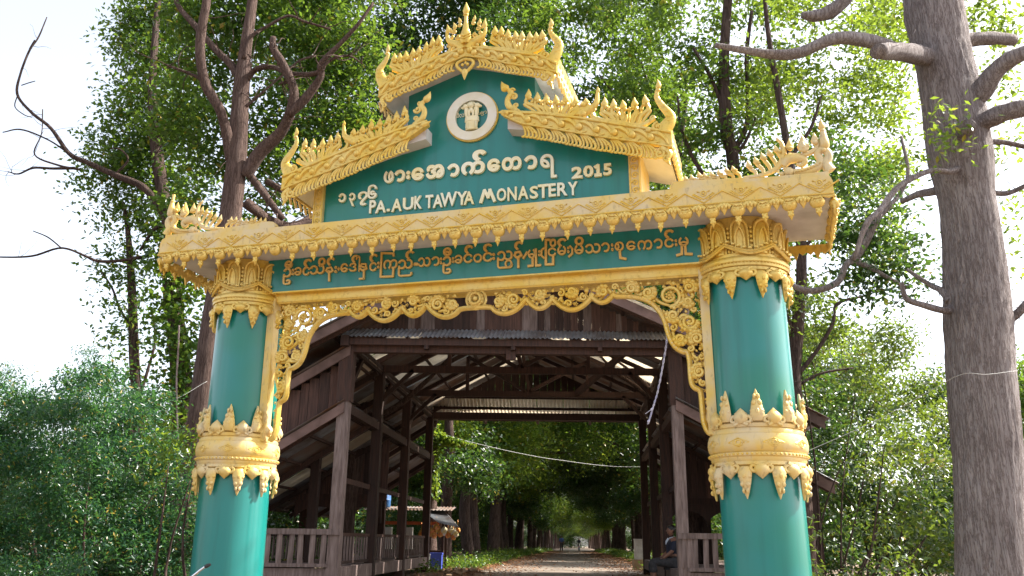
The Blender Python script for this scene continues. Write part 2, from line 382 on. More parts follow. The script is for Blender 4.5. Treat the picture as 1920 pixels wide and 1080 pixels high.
def tree(name, base, label, cat, bark, trunk_fn, crown, group=None):
    root = empty(name, base, label, cat, group)
    off = -np.array(base, float)
    sh = lambda V: V + off
    mb = MB(); trunk_fn(mb)
    mb.obj('trunk', bark, root, sh, angle=None)
    for nm, cl, dens, size, m, seed, asp in crown:
        pos = cloud(cl, dens, size, seed, asp) + off; NL.append((name, len(pos)))
        link(nm, leaf_mesh(nm, pos, size, m, seed, asp=asp), root)
    return root

# left tree with a forked trunk behind the cornice
def t1(mb):
    b = at(345, 1080, 13); g = np.array([b[0] - .15, 13, gh(13) - .1])
    P = [g, b] + [at(x, y, 13) for x, y in [(383, 760), (398, 620), (430, 430), (444, 310), (450, 200), (458, 110), (470, 20), (482, -90)]]
    limb(mb, P, [.32, .27, .23, .195, .17, .16, .13, .105, .09, .07], k=16, n=50, seed=3)
    L = [([(434, 300), (428, 265), (412, 205), (384, 152), (376, 80), (388, -10), (385, -80)], [26, 22, 19, 18, 17, 15, 10], [13, 12.9, 12.7, 12.6, 12.5, 12.4, 12.4]),
         ([(452, 150), (430, 118), (402, 90), (372, 55), (335, 12), (320, -40)], [18, 15, 13, 12, 9, 6], [13, 13.1, 13.2, 13.3, 13.4, 13.5]),
         ([(458, 330), (490, 285), (528, 245), (546, 205), (550, 165), (532, 122), (513, 92), (512, 70)], [30, 26, 22, 19, 17, 15, 13, 11], [13, 12.9, 12.7, 12.5, 12.4, 12.3, 12.3, 12.3]),
         ([(542, 215), (575, 182), (600, 145), (603, 118), (640, 80), (672, 45), (700, 5)], [18, 16, 14, 12, 9, 7, 5], [12.5, 12.4, 12.3, 12.2, 12.1, 12, 12]),
         ([(464, 150), (480, 130), (510, 126), (545, 138), (590, 138), (604, 125)], [12, 11, 10, 9, 9, 8], [13, 12.9, 12.7, 12.5, 12.3, 12.2]),
         ([(461, 200), (490, 175), (525, 145), (560, 115), (590, 104)], [6, 5, 4, 4, 3], 12.8),
         ([(545, 155), (530, 155), (522, 158)], [6, 5, 4], 12.4),
         ([(457, 110), (470, 70), (500, 50), (540, 30), (570, 40), (620, 55)], [8, 7, 6, 5, 5, 4], 12.9),
         ([(600, 130), (625, 110), (655, 105), (680, 120)], [6, 5, 4, 3], 12.2),
         ([(384, 152), (360, 140), (330, 128), (312, 122)], [8, 7, 5, 4], 12.6),
         ([(462, 380), (500, 410), (545, 425), (590, 408), (610, 395)], [20, 20, 20, 17, 12], [13.2, 13.6, 14, 14.3, 14.5]),
         ([(470, 330), (500, 370), (530, 410)], [14, 14, 12], 13.6),
         ([(500, 340), (545, 365), (580, 385)], [12, 12, 10], 13.9)]
    for i, (p, w, Y) in enumerate(L): P = plimb(mb, p, w, Y, k=9, seed=i); twigs(mb, P, 7, .7, .012, 50 + i)
cl = pclumps([(380, 60, 50, 14), (430, 30, 45, 14.5), (520, 60, 45, 14), (570, 20, 50, 14.5), (610, 90, 45, 14.5), (525, 185, 40, 14.3), (640, 50, 45, 14), (400, 230, 45, 14), (375, 300, 40, 14.5),
              (490, 240, 40, 14.5), (520, 300, 45, 14.4), (590, 260, 50, 15), (645, 210, 45, 15), (665, 140, 40, 15), (350, -40, 55, 14), (450, -60, 60, 14), (580, -60, 60, 14), (690, -40, 60, 14.5), (500, 380, 32, 14.7),
              (560, 340, 40, 15), (350, 380, 40, 14.5), (335, 180, 40, 14), (430, 110, 30, 14.4), (480, 20, 36, 14.4), (400, 160, 44, 14.8), (470, 300, 36, 15), (540, 240, 40, 15), (610, 170, 44, 15), (560, 130, 40, 14.8), (700, 90, 44, 15), (420, 60, 40, 15), (350, 130, 40, 15), (480, 90, 36, 15), (620, 20, 44, 15), (520, 0, 44, 15), (420, 300, 36, 15), (680, 250, 40, 15.5), (460, 420, 30, 15.5), (350, 20, 40, 14), (330, 250, 45, 14.5)])
tree('forked_tree', (at(345, 1080, 13)[0], 13, gh(13)), 'large brown forked tree rising behind the left end of the gold cornice', 'tree', M['bark2'], t1,
     [('crown', cl, .85, .125, M['leaf'], 11, .5)])

# ivy tree at far left with its long bare branch
def t2(mb):
    g = np.array([at(350, 1000, 17)[0], 17, gh(17) - .1])
    P = [g] + [at(x, y, 17) for x, y in [(345, 860), (340, 700), (325, 560), (320, 440), (300, 330), (285, 200), (290, 80), (300, -40)]]
    limb(mb, P, [.26, .24, .2, .19, .17, .14, .1, .08, .05], k=12, n=40, seed=9)
    for i, (p, w, Y) in enumerate([([(330, 450), (305, 400), (270, 352), (215, 328), (165, 305), (130, 288), (95, 240), (60, 212), (33, 178), (38, 140), (55, 95), (72, 70), (88, 32)], [16, 16, 15, 12, 10, 9, 7, 6, 5, 4, 4, 3, 2], 16.5),
              ([(140, 315), (100, 316), (62, 315), (35, 326), (15, 322)], [6, 5, 4, 3, 2], 16.4), ([(130, 288), (90, 262), (40, 243), (5, 248)], [4, 3, 3, 2], 16.5),
              ([(150, 318), (110, 310), (65, 290), (78, 250), (80, 205)], [5, 4, 3, 2, 2], 16.4), ([(60, 90), (55, 92), (65, 75)], [2, 2, 2], 16.5),
              ([(33, 178), (28, 200), (45, 215), (60, 220)], [2, 2, 2, 1.5], 16.5), ([(40, 160), (55, 155), (66, 152)], [2, 2, 1.5], 16.5),
              ([(265, 482), (230, 488), (185, 490), (160, 480), (115, 465), (60, 480), (0, 482), (-40, 478)], [6, 6, 6, 5, 4, 4, 3, 2], 16.5),
              ([(115, 465), (90, 445), (62, 433)], [3, 3, 2], 16.5), ([(215, 328), (240, 300), (225, 280), (205, 278)], [5, 4, 3, 2], 16.5),
              ([(320, 420), (290, 430), (262, 470)], [8, 7, 5], 16.6)]):
        P = plimb(mb, p, w, Y, k=6, seed=i, rough=.03)
        if i in (0, 1, 3, 7): twigs(mb, P[2:], 8, .55, .006, i, up=.4)
cl = pclumps([(232, 70, 26, 18), (262, 25, 38, 18), (305, 60, 45, 18), (262, 105, 38, 18), (235, 165, 28, 18), (290, 160, 45, 17.5), (232, 235, 34, 18), (190, 262, 26, 18), (160, 305, 18, 18), (205, 315, 34, 17.5),
              (270, 275, 45, 18), (330, 260, 45, 18), (300, 340, 42, 17.5), (245, 385, 32, 18), (290, 425, 30, 18), (205, 365, 20, 18), (182, 425, 10, 18), (350, 330, 40, 18), (345, 110, 45, 18), (320, -20, 45, 18), (255, 200, 34, 17.4),
              (310, 220, 40, 17), (250, 330, 40, 17.6), (290, 270, 40, 17.4), (340, 200, 45, 17.6), (345, 20, 50, 18), (285, 110, 40, 17.6), (330, 400, 36, 17.4), (260, 60, 34, 18.2), (240, 300, 30, 17.4), (370, 420, 34, 17.8), (220, 290, 26, 18), (160, 345, 20, 17.8), (255, 400, 26, 17.6), (215, 100, 12, 18), (200, 395, 14, 18)])
iv = pclumps([(330 + 14 * sin(y * .05), y, 27, 16.6) for y in range(385, 800, 26)] + [(300, 560, 15, 16.6), (372, 560, 14, 16.6), (375, 700, 18, 16.6), (360, 640, 20, 16.6), (300, 500, 18, 16.6), (295, 640, 14, 16.6)])
tree('ivy_covered_tree', (at(350, 1000, 17)[0], 17, gh(17)), 'tall ivy wrapped tree at left, its long bare branch reaching into white sky', 'tree', M['bark3'], t2,
     [('crown', cl, .85, .13, M['leaf'], 21, .5), ('ivy', iv, .75, .11, M['leaf'], 22, .8)])
def t3(mb):
    g = np.array([at(258, 1000, 17.5)[0], 17.5, gh(17.5) - .1])
    limb(mb, [g] + [at(x, y, 17.5) for x, y in [(258, 860), (256, 740), (250, 620), (246, 520), (240, 440), (232, 380)]], [.15, .13, .11, .10, .09, .06, .03], k=9, n=30, seed=9)
    for i, (p, w) in enumerate([([(256, 760), (275, 700), (290, 640), (285, 580)], [7, 6, 5, 3]), ([(250, 620), (225, 580), (210, 540), (190, 510)], [6, 5, 4, 3])]): plimb(mb, p, w, 17.5, k=5)
cl = pclumps([(240, 470, 26, 17.5), (250, 520, 20, 17.5), (215, 520, 28, 17.5), (190, 490, 20, 17.5), (248, 575, 20, 17.5), (225, 600, 24, 17.5), (262, 560, 20, 17.5), (210, 640, 22, 17.5), (265, 640, 18, 17.5), (240, 690, 26, 17.5), (282, 500, 22, 17.5), (190, 560, 14, 17.5), (230, 440, 12, 17.5), (275, 600, 16, 17.5)])
tree('slim_ivy_tree', (at(258, 1000, 17.5)[0], 17.5, gh(17.5)), 'slim leafy tree against the white sky, left of the ivy covered tree', 'tree', M['bark3'], t3, [('crown', cl, .55, .12, M['leaf'], 31, .5)])

# big trunk at the right edge
def t4(mb):
    Y = 9.0
    path = [(1862, 1300), (1862, 1080), (1855, 960), (1850, 860), (1843, 760), (1838, 680), (1835, 600), (1830, 520), (1822, 440), (1812, 370), (1800, 300), (1790, 230), (1778, 160), (1765, 90), (1752, 20), (1740, -60), (1730, -150)]
    wid = [150, 122, 114, 112, 112, 112, 114, 108, 100, 96, 112, 108, 98, 92, 98, 80, 70]
    P = [at(x, y, Y) for x, y in path]; P = [np.array([P[0][0], Y, -.2])] + P[1:]
    R = [w / 2 / FPX * Y / ray(x, y)[1] for (x, y), w in zip(path, wid)]; R[0] *= 1.25
    n = 150; k = 64; rs = np.random.RandomState(2); t = np.linspace(0, 1, n); jit = np.ones((n, k))
    for j in range(k):
        a = j * 2 * pi / k
        jit[:, j] = 1 + .035 * np.sin(a * 2 + 3 * t * 3) + .03 * np.sin(a * 3 - 6 * t * 2 + 1) + .035 * np.abs(np.sin(a * 9 + 5 * np.sin(t * 7) + 1.5 * np.sin(t * 23))) + .016 * np.sin(a * 23 + 9 * t + 3 * np.sin(t * 50)) + rs.uniform(-.008, .008, n)
    ring = lambda t0, a0, h, st, sa: h * np.exp(-((t[:, None] - t0) / st) ** 2) * np.exp(-(((np.arange(k)[None] * 2 * pi / k - a0 + pi) % (2 * pi) - pi) / sa) ** 2)
    mb.tube(P, R, k, n=n, jit=jit)
    L = [([(1742, 105), (1690, 98), (1640, 80), (1570, 72), (1500, 98), (1450, 102), (1400, 95), (1340, 85)], [40, 30, 26, 22, 20, 18, 14, 10], [9, 8.8, 8.6, 8.5, 8.5, 8.4, 8.4, 8.4]),
         ([(1750, 110), (1710, 100), (1675, 96), (1646, 97)], [40, 34, 31, 30], [9, 8.6, 8.2, 7.9]),
         ([(1620, -60), (1590, -10), (1560, 20), (1530, 30), (1503, 28)], [24, 26, 28, 24, 12], 8.6),
         ([(1780, 200), (1830, 180), (1870, 130), (1920, 100), (1990, 80)], [46, 40, 34, 30, 24], [9, 8.8, 8.6, 8.4, 8.3]),
         ([(1800, 250), (1850, 225), (1900, 207), (1960, 195)], [50, 36, 32, 28], [9, 8.7, 8.5, 8.4]),
         ([(1775, 80), (1810, 75), (1860, 72), (1900, 75)], [26, 26, 24, 22], [9.2, 9.4, 9.5, 9.6]),
         ([(1800, 262), (1812, 240), (1816, 238)], [34, 30, 28], [9, 8.55, 8.3]),
         ([(1800, 315), (1780, 322), (1745, 320), (1700, 340), (1675, 360), (1650, 395), (1625, 420), (1600, 488)], [13, 11, 10, 11, 11, 11, 11, 7], [8.8, 8.6, 8.5, 8.3, 8.2, 8.1, 8, 8]),
         ([(1790, 345), (1755, 358), (1720, 365), (1690, 378)], [20, 17, 14, 9], [9.2, 9.4, 9.6, 9.8]),
         ([(1850, 360), (1890, 362), (1930, 345), (1970, 330)], [12, 10, 8, 7], [9.1, 9.1, 9, 9]),
         ([(1845, 265), (1890, 268), (1960, 285)], [12, 10, 9], 9.2),
         ([(1785, 580), (1770, 582), (1730, 572), (1700, 560), (1690, 530)], [18, 14, 12, 10, 8], [9, 8.9, 8.8, 8.8, 8.8]),
         ([(1780, 565), (1765, 545), (1745, 535), (1700, 505)], [14, 12, 10, 7], [9, 9.1, 9.2, 9.3]),
         ([(1885, 605), (1905, 590), (1930, 565)], [20, 17, 15], [9, 8.9, 8.8]),
         ([(1700, 540), (1600, 490), (1570, 530), (1520, 545), (1470, 530)], [6, 12, 12, 12, 9], [11, 11, 11, 11, 11]),
         ([(1600, 490), (1630, 440), (1650, 400)], [18, 14, 10], [11, 10.9, 10.8]),
         ([(1690, 255), (1700, 340), (1640, 420), (1600, 495)], [5, 7, 9, 12], [10.9, 10.9, 10.9, 11])]
    for i, (p, w, Y_) in enumerate(L): P = plimb(mb, p, w, Y_, k=12, seed=i, rough=.05); twigs(mb, P[2:] if len(P) > 4 else P, 3, .35, .006, 80 + i)
cl = pclumps([(1700, 20, 34, 10.5), (1650, 40, 36, 11), (1800, 20, 34, 10.6), (1850, 45, 32, 10.6), (1900, 60, 34, 10.5), (1880, 130, 28, 10.8), (1905, 180, 26, 10.8), (1850, 300, 20, 11), (1900, 260, 20, 11), (1905, 380, 22, 11), (1850, -40, 50, 10), (1700, -60, 60, 10),
              (1900, 440, 20, 11), (1895, 520, 15, 11)])
cl2 = pclumps([(1755, 235, 22, 8.3), (1785, 250, 18, 8.4), (1765, 270, 20, 8.3), (1740, 215, 12, 8.3), (1745, 295, 12, 8.3)])
cl3 = pclumps([(1600, 440, 36, 11.2), (1640, 455, 38, 11.2), (1660, 400, 26, 11.2), (1610, 510, 36, 11.2), (1665, 500, 34, 11.2), (1700, 460, 24, 11.4), (1640, 550, 28, 11.2), (1600, 380, 26, 11.3), (1690, 555, 20, 11.2), (1590, 330, 30, 11.4), (1650, 330, 26, 11.4), (1715, 520, 18, 11.2), (1570, 280, 24, 11.4)])
tree('grey_trunk_tree', (at(1862, 1080, 9)[0], 9, 0), 'huge grey furrowed trunk with cut limbs at the right edge', 'tree', M['bark'], t4,
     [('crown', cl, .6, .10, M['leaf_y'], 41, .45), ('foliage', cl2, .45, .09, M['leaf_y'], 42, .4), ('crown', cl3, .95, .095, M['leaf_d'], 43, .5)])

# slim tree behind, right of the gate
def t5(mb):
    g = np.array([at(1497, 900, 15)[0], 15, gh(15) - .1])
    limb(mb, [g] + [at(x, y, 15) for x, y in [(1494, 800), (1490, 700), (1497, 600), (1503, 520), (1500, 420), (1480, 300), (1460, 180), (1440, 60), (1430, -60)]], [.16, .13, .11, .105, .1, .09, .08, .07, .05, .04], k=10, n=40, seed=19)
    for i, (p, w) in enumerate([([(1497, 700), (1530, 660), (1560, 610), (1570, 570), (1620, 555)], [10, 8, 7, 6, 4]), ([(1500, 720), (1540, 700), (1600, 690)], [6, 5, 4]),
            ([(1497, 640), (1475, 590), (1460, 540)], [8, 7, 5]), ([(1500, 480), (1530, 430), (1550, 350)], [8, 6, 4]), ([(1480, 300), (1520, 240), (1540, 180)], [8, 6, 4])]): P = plimb(mb, p, w, 15, k=6, seed=i); twigs(mb, P, 6, .6, .008, i)
def t6(mb):
    g = np.array([at(1372, 900, 17)[0], 17, gh(17) - .1])
    limb(mb, [g] + [at(x, y, 17) for x, y in [(1376, 700), (1378, 520), (1380, 400), (1372, 285), (1362, 240), (1358, 120), (1365, 0), (1370, -80)]], [.17, .16, .15, .14, .13, .13, .12, .1, .08], k=10, n=40, seed=29)
    for i, (p, w) in enumerate([([(1372, 285), (1395, 250), (1403, 205), (1400, 100), (1410, 20)], [13, 11, 9, 8, 6]), ([(1375, 290), (1395, 270), (1420, 215)], [8, 7, 4]), ([(1362, 240), (1340, 160), (1300, 90)], [9, 7, 5]),
            ([(1376, 380), (1320, 330), (1280, 250), (1270, 180)], [9, 8, 6, 4])]): P = plimb(mb, p, w, 17, k=6, seed=i); twigs(mb, P, 6, .7, .009, i)
holes = [(1380, 95, 14), (1560, 120, 12), (1490, 240, 12), (1450, 60, 18), (1300, 60, 16), (1560, 20, 18), (1500, 330, 16), (700, 10, 20), (640, 40, 14), (500, 350, 20), (530, 250, 12), (1560, 500, 30), (1640, 620, 26)]
nohole = lambda x, y: all(hypot(x - a, y - b) > r + 22 for a, b, r in holes)
cl = pclumps(grid_cl(1420, 1680, -30, 420, 52, 32, 15, 18, 3, .05, nohole) + grid_cl(1490, 1660, 420, 640, 50, 27, 15, 17, 4, .15, nohole))
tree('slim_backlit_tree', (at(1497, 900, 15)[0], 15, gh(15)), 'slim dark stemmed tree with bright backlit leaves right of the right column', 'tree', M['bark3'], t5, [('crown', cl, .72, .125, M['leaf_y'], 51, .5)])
cl = pclumps(grid_cl(1180, 1470, -30, 400, 62, 36, 17, 20, 7, .08, nohole))
tree('dark_stem_tree', (at(1372, 900, 17)[0], 17, gh(17)), 'tall tree with a dark forking stem between gate roof and right tree', 'tree', M['bark3'], t6, [('crown', cl, .98, .14, M['leaf'], 61, .5)])

# two tall trees whose crowns close the view above the gate
def t7(px, Y, seed, r=.3):
    def f(mb):
        x = at(px, 900, Y)[0]; rs = random.Random(seed)
        P = [(x, Y, gh(Y) - .1)]; 
        for k in range(1, 8): P.append((x + rs.uniform(-.25, .25) + .05 * k, Y + rs.uniform(-.2, .2), gh(Y) + k * 1.9))
        limb(mb, P, np.linspace(r, .07, 8), k=12, n=40, seed=seed)
        for i in range(11):
            k = rs.randint(2, 6); p = np.array(P[k]); a = rs.uniform(0, 6.28); q = [p]
            for j in range(4): q.append(q[-1] + np.array([cos(a) * .8, sin(a) * .5, rs.uniform(.2, .8)]))
            limb(mb, q, np.linspace(.09, .02, 5), k=6, n=14, seed=i); twigs(mb, q, 5, .9, .012, i)
    return f
cl = pclumps(grid_cl(560, 960, -60, 420, 72, 44, 19.5, 22.5, 8, .0, nohole) + grid_cl(600, 900, -40, 380, 80, 40, 22.5, 24, 18, .0, nohole))
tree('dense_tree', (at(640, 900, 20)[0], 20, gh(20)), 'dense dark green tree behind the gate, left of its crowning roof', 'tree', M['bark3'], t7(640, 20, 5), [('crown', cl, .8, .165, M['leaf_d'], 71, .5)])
cl = pclumps(grid_cl(900, 1330, -60, 400, 72, 44, 21, 24, 9, .04, nohole) + grid_cl(920, 1300, -40, 380, 85, 38, 24, 26, 19, .1, nohole))
tree('dense_tree', (at(1290, 900, 22)[0], 22, gh(22)), 'dense leafy tree behind the gate, right of its crowning roof', 'tree', M['bark3'], t7(1290, 22, 6), [('crown', cl, .95, .165, M['leaf'], 72, .5)])

# bushes: left foreground and right
def bush(name, label, base, lst, size, dens, m, seed, asp=.42, stems=7, cat='bush', group=None):
    cl = pclumps(lst); root = empty(name, base, label, cat, group); off = -np.array(base, float)
    mb = MB(); rs = random.Random(seed)
    for i in range(stems):
        c, r = cl[rs.randrange(len(cl))]; b = np.array(base) + np.array([rs.uniform(-.6, .6), rs.uniform(.2, .6), -.05]); mid = (b + c) / 2 + np.array([rs.uniform(-.2, .2), rs.uniform(-.2, .2), .1])
        c = c + np.array([0, .2, -.3]); limb(mb, [b, mid, c], [.022, .014, .006], k=6, n=9, seed=i)
    mb.obj('stem', M['bark3'], root, lambda V: V + off, angle=None)
    pos = cloud(cl, dens, size, seed, asp) + off
    pos = pos[pos[:, 2] > -.02 - 0]
    link('foliage', leaf_mesh('foliage', pos, size, m, seed, asp=asp, droop=.5), root); return root
def top(pts): 
    X = [p[0] for p in pts]; Yv = [p[1] for p in pts]; return lambda x, y: y > np.interp(x, X, Yv) + 20
def bb(px, Y): p = at(px, 1060, Y); return (p[0], Y, gh(Y))
tl = top([(-100, 690), (0, 700), (60, 735), (100, 740), (150, 675), (190, 660), (230, 700), (280, 740), (330, 790), (400, 800)])
bush('feathery_bush', 'feathery blue-green bush filling the lower left corner', bb(60, 9.5), grid_cl(-60, 190, 700, 1150, 44, 30, 9, 10.5, 11, .0, tl), .055, 1.0, M['leaf_b'], 81, .34, 5)
bush('feathery_bush', 'feathery dark bush between the corner bush and the left column', bb(270, 10.5), grid_cl(190, 380, 690, 1150, 44, 30, 10, 11.5, 12, .0, tl), .06, 1.05, M['leaf_b'], 82, .36, 5)
bush('bright_bush', 'yellow-green sprig of broad leaves just left of the column band', bb(330, 9.2), [(300, 855, 18, 9.2), (325, 830, 20, 9.2), (350, 845, 20, 9.2), (310, 810, 20, 9.2), (345, 805, 16, 9.2), (300, 890, 14, 9.2), (330, 875, 12, 9.2), (360, 815, 12, 9.2)], .075, .5, M['leaf_y'], 83, .4, 3)
bush('wispy_bush', 'wispy light sprays rising above the left bush against the sky', bb(190, 12), [(180, 690, 20, 12), (165, 660, 18, 12), (200, 720, 26, 12), (150, 720, 20, 12), (110, 760, 20, 12), (240, 750, 20, 12), (30, 710, 26, 12), (5, 690, 18, 12), (60, 750, 20, 12)], .045, .35, M['leaf_b'], 84, .3, 5)
tr = top([(1450, 560), (1560, 520), (1650, 560), (1700, 650), (1760, 700), (1800, 700)])
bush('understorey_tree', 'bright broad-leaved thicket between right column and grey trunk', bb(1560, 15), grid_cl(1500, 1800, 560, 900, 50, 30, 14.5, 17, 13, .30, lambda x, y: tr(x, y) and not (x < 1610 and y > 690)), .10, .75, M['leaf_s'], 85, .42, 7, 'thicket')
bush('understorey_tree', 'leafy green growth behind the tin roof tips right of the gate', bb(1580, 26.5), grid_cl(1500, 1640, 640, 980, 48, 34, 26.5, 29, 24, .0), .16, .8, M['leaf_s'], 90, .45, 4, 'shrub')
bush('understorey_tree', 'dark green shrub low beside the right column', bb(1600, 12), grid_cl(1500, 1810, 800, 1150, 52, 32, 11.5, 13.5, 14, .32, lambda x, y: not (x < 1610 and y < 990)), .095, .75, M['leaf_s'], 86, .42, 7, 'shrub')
bush('understorey_tree', 'green shrub seen past the right side of the grey trunk', bb(1925, 13), grid_cl(1870, 2080, 660, 1150, 52, 34, 12.5, 14.5, 15, .03, top([(1800, 680), (1900, 650), (2100, 620)])), .085, .8, M['leaf'], 87, .42, 10, 'shrub')
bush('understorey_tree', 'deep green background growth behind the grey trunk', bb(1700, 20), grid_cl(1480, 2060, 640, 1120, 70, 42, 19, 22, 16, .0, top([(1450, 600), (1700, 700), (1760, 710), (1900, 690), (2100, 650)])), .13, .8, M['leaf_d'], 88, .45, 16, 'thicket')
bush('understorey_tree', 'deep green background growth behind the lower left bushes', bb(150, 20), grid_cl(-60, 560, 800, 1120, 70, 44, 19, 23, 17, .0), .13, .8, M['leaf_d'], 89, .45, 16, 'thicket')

# ------------------------------------------------------------------ avenue along the road, copies of three trees
def avenue_proto(seed, label, m, side):
    rs = random.Random(seed); root = empty('avenue_tree', (0, 0, 0), label, 'tree', 'avenue trees lining the road beyond the pavilion')
    mb = MB(); H = 12; P = [(0, 0, -.2), (0, 0, .3)]
    for k in range(1, 7): P.append((rs.uniform(-.2, .2), rs.uniform(-.2, .2), k * 2.0))
    limb(mb, P, [.36, .27, .22, .20, .18, .15, .11, .05], k=12, n=40, seed=seed, rough=.09); cl = []
    for i in range(18):
        k = rs.randint(3, 7); p = np.array(P[k]); a = rs.uniform(0, 6.28); q = [p]; L = rs.uniform(2.2, 5.2)
        for j in range(4): q.append(q[-1] + np.array([cos(a) * L / 4, sin(a) * L / 4, rs.uniform(.05, .5)]))
        limb(mb, q, np.linspace(.1, .02, 5), k=6, n=12, seed=i); cl += [(q[-1], rs.uniform(.9, 1.5)), (q[2] + np.array([0, 0, .4]), rs.uniform(.7, 1.1))]
    for i in range(7):
        a = rs.uniform(0, 6.28); cl.append((np.array([cos(a) * 1.5, sin(a) * 1.5, rs.uniform(3.2, 5)]), rs.uniform(.5, .9)))
    for i in range(4):                                       # bare snag stubs low on the trunk
        a = rs.uniform(0, 6.28); z = rs.uniform(2.2, 4.5); mb.tube([(0, 0, z), (cos(a) * .5, sin(a) * .5, z + .3), (cos(a) * .9, sin(a) * .9, z + .2)], [.06, .04, .02], 6)
    mb.obj('trunk', M['bark3'], root, angle=None)
    pos = cloud(cl, .62, .19, seed, .45); link('crown', leaf_mesh('crown', pos, .19, m, seed, asp=.45), root)
    return root
protos = [avenue_proto(101, '', M['leaf'], 1), avenue_proto(102, '', M['leaf_d'], 1), avenue_proto(103, '', M['leaf_y'], 1)]
def copy_tree(o):
    c = o.copy(); COL.objects.link(c)
    for ch in o.children:
        d = ch.copy(); COL.objects.link(d); d.parent = c
    return c
rr = random.Random(77); used = [False] * 3; y = 31.5; idx = 0
while y < 300:
    for sd in (-1, 1):
        if sd > 0 and y < 33: continue
        k = rr.choice([0, 0, 1, 1, 2]); Y = y + rr.uniform(-1.2, 1.2) + (2.5 if sd > 0 else 0)
        o = protos[k] if not used[k] else copy_tree(protos[k]); used[k] = True
        near = Y < 46
        off = (4.5 if sd < 0 else 5.0) + rr.uniform(-.4, .4)
        o.location = (rcx(Y) + sd * off, Y, gh(Y)); o.rotation_euler.z = rr.uniform(0, 6.28); s = rr.uniform(.85, 1.2); o.scale = (s, s, s * rr.uniform(.95, 1.1))
        o['label'] = ('trunk in the row of avenue trees on the %s of the road beyond the pavilion' % ('left' if sd < 0 else 'right'))
        o['group'] = 'avenue trees on the %s of the road' % ('left' if sd < 0 else 'right')
        if Y < 50:
            cnt = len([1 for q in COL.objects if q.name.startswith('avenue_tree') and q.get('side') == sd]); o['label'] = '%s avenue tree on the %s of the road, counted from the pavilion' % (('first', 'second', 'third', 'fourth', 'fifth', 'sixth')[min(cnt, 5)], 'left' if sd < 0 else 'right')
        o['side'] = sd
    y += 5.2 if y < 70 else 8
# outer rows thicken the wood on either side
rr = random.Random(78)
for i in range(40):
    sd = -1 if i % 2 else 1; Y = 24 + (i // 2) * 6.5 + rr.uniform(-2, 2); x = rcx(Y) + sd * rr.uniform(10.5, 15); px = 960 + x / Y * FPX
    if px < 470 or px > 1450 or (sd > 0 and Y < 40): continue
    o = copy_tree(protos[rr.choice([0, 1, 1])]); o.location = (x, Y, gh(Y)); o.rotation_euler.z = rr.uniform(0, 6.28); s = rr.uniform(.8, 1.1); o.scale = (s, s, s)
    o['label'] = 'tree standing back in the wood to the %s of the avenue' % ('left' if sd < 0 else 'right'); o['group'] = 'wood trees %s of the avenue' % ('left' if sd < 0 else 'right')
# understorey as mass
def mass(name, lst, size, dens, m, seed, label, cat):
    pos = cloud(lst, dens, size, seed, .45); pos = pos[[p[2] > gh(p[1]) for p in pos]]
    o = link(name, leaf_mesh(name, pos, size, m, seed, asp=.45)); tag(o, label, cat, kind='stuff'); return o
rr = random.Random(9)
lst = []
for sd in (-1, 1):
    for i in range(60):
        Y = rr.uniform(26, 130); lst.append((np.array([rcx(Y) + sd * rr.uniform(7.5, 18), Y, gh(Y) + rr.uniform(.4, 3.2)]), rr.uniform(.9, 1.9)))
mass('undergrowth', lst, .2, .55, M['leaf_d'], 91, 'dense green undergrowth beneath the trees on both sides of the road', 'undergrowth')
lst = []
for i in range(420):
    sd = rr.choice([-1, -1, 1]); Y = rr.uniform(24, 110); lst.append((np.array([rcx(Y) + sd * rr.uniform(2.7, 4.3), Y, gh(Y) + .08]), rr.uniform(.12, .34)))
mass('verge_weeds', lst, .09, .5, M['leaf'], 92, 'low bright green weeds along the road verges', 'weeds')
rr = random.Random(19); lst = []
for i in range(150):
    sd = rr.choice([-1, 1]); Y = rr.uniform(22, 120); x = rcx(Y) + sd * rr.uniform(15, 26); px = 960 + x / Y * FPX; zz = 9 if 470 < px < 1500 else 2.4
    lst.append((np.array([x, Y, gh(Y) + rr.uniform(.3, zz)]), rr.uniform(1.6, 3.0) if zz > 3 else 1.3))
for i in range(60): lst.append((np.array([rcx(300) + rr.uniform(-26, 26), rr.uniform(300, 320), rr.uniform(1, 16)]), rr.uniform(3, 5)))
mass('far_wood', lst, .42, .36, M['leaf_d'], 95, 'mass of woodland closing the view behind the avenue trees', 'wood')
rs = np.random.RandomState(12); n = 60000; Y = rs.uniform(14, 110, n) ** 1.0; sd = rs.choice([-1, 1], n); d = np.where(rs.rand(n) < .02, rs.uniform(0, 2, n), np.abs(rs.normal(0, .75, n)) * rs.choice([-1, 1], n, p=[.22, .78]) + 2.45)
pos = np.stack([.0745 * Y - .25 + sd * d, Y, np.array([gh(v) for v in Y]) + rs.uniform(.045, .08, n)], 1)
o = link('leaf_litter', leaf_mesh('leaf_litter', pos, .10, M['litter'], 93, up=4, droop=0)); tag(o, 'brown fallen leaves scattered on both edges of the road', 'leaf litter', kind='stuff')

print('LEAVES', NL, sum(n for _, n in NL), [len(o.data.polygons) for o in COL.objects if o.type == 'MESH' and len(o.data.polygons) > 20000])
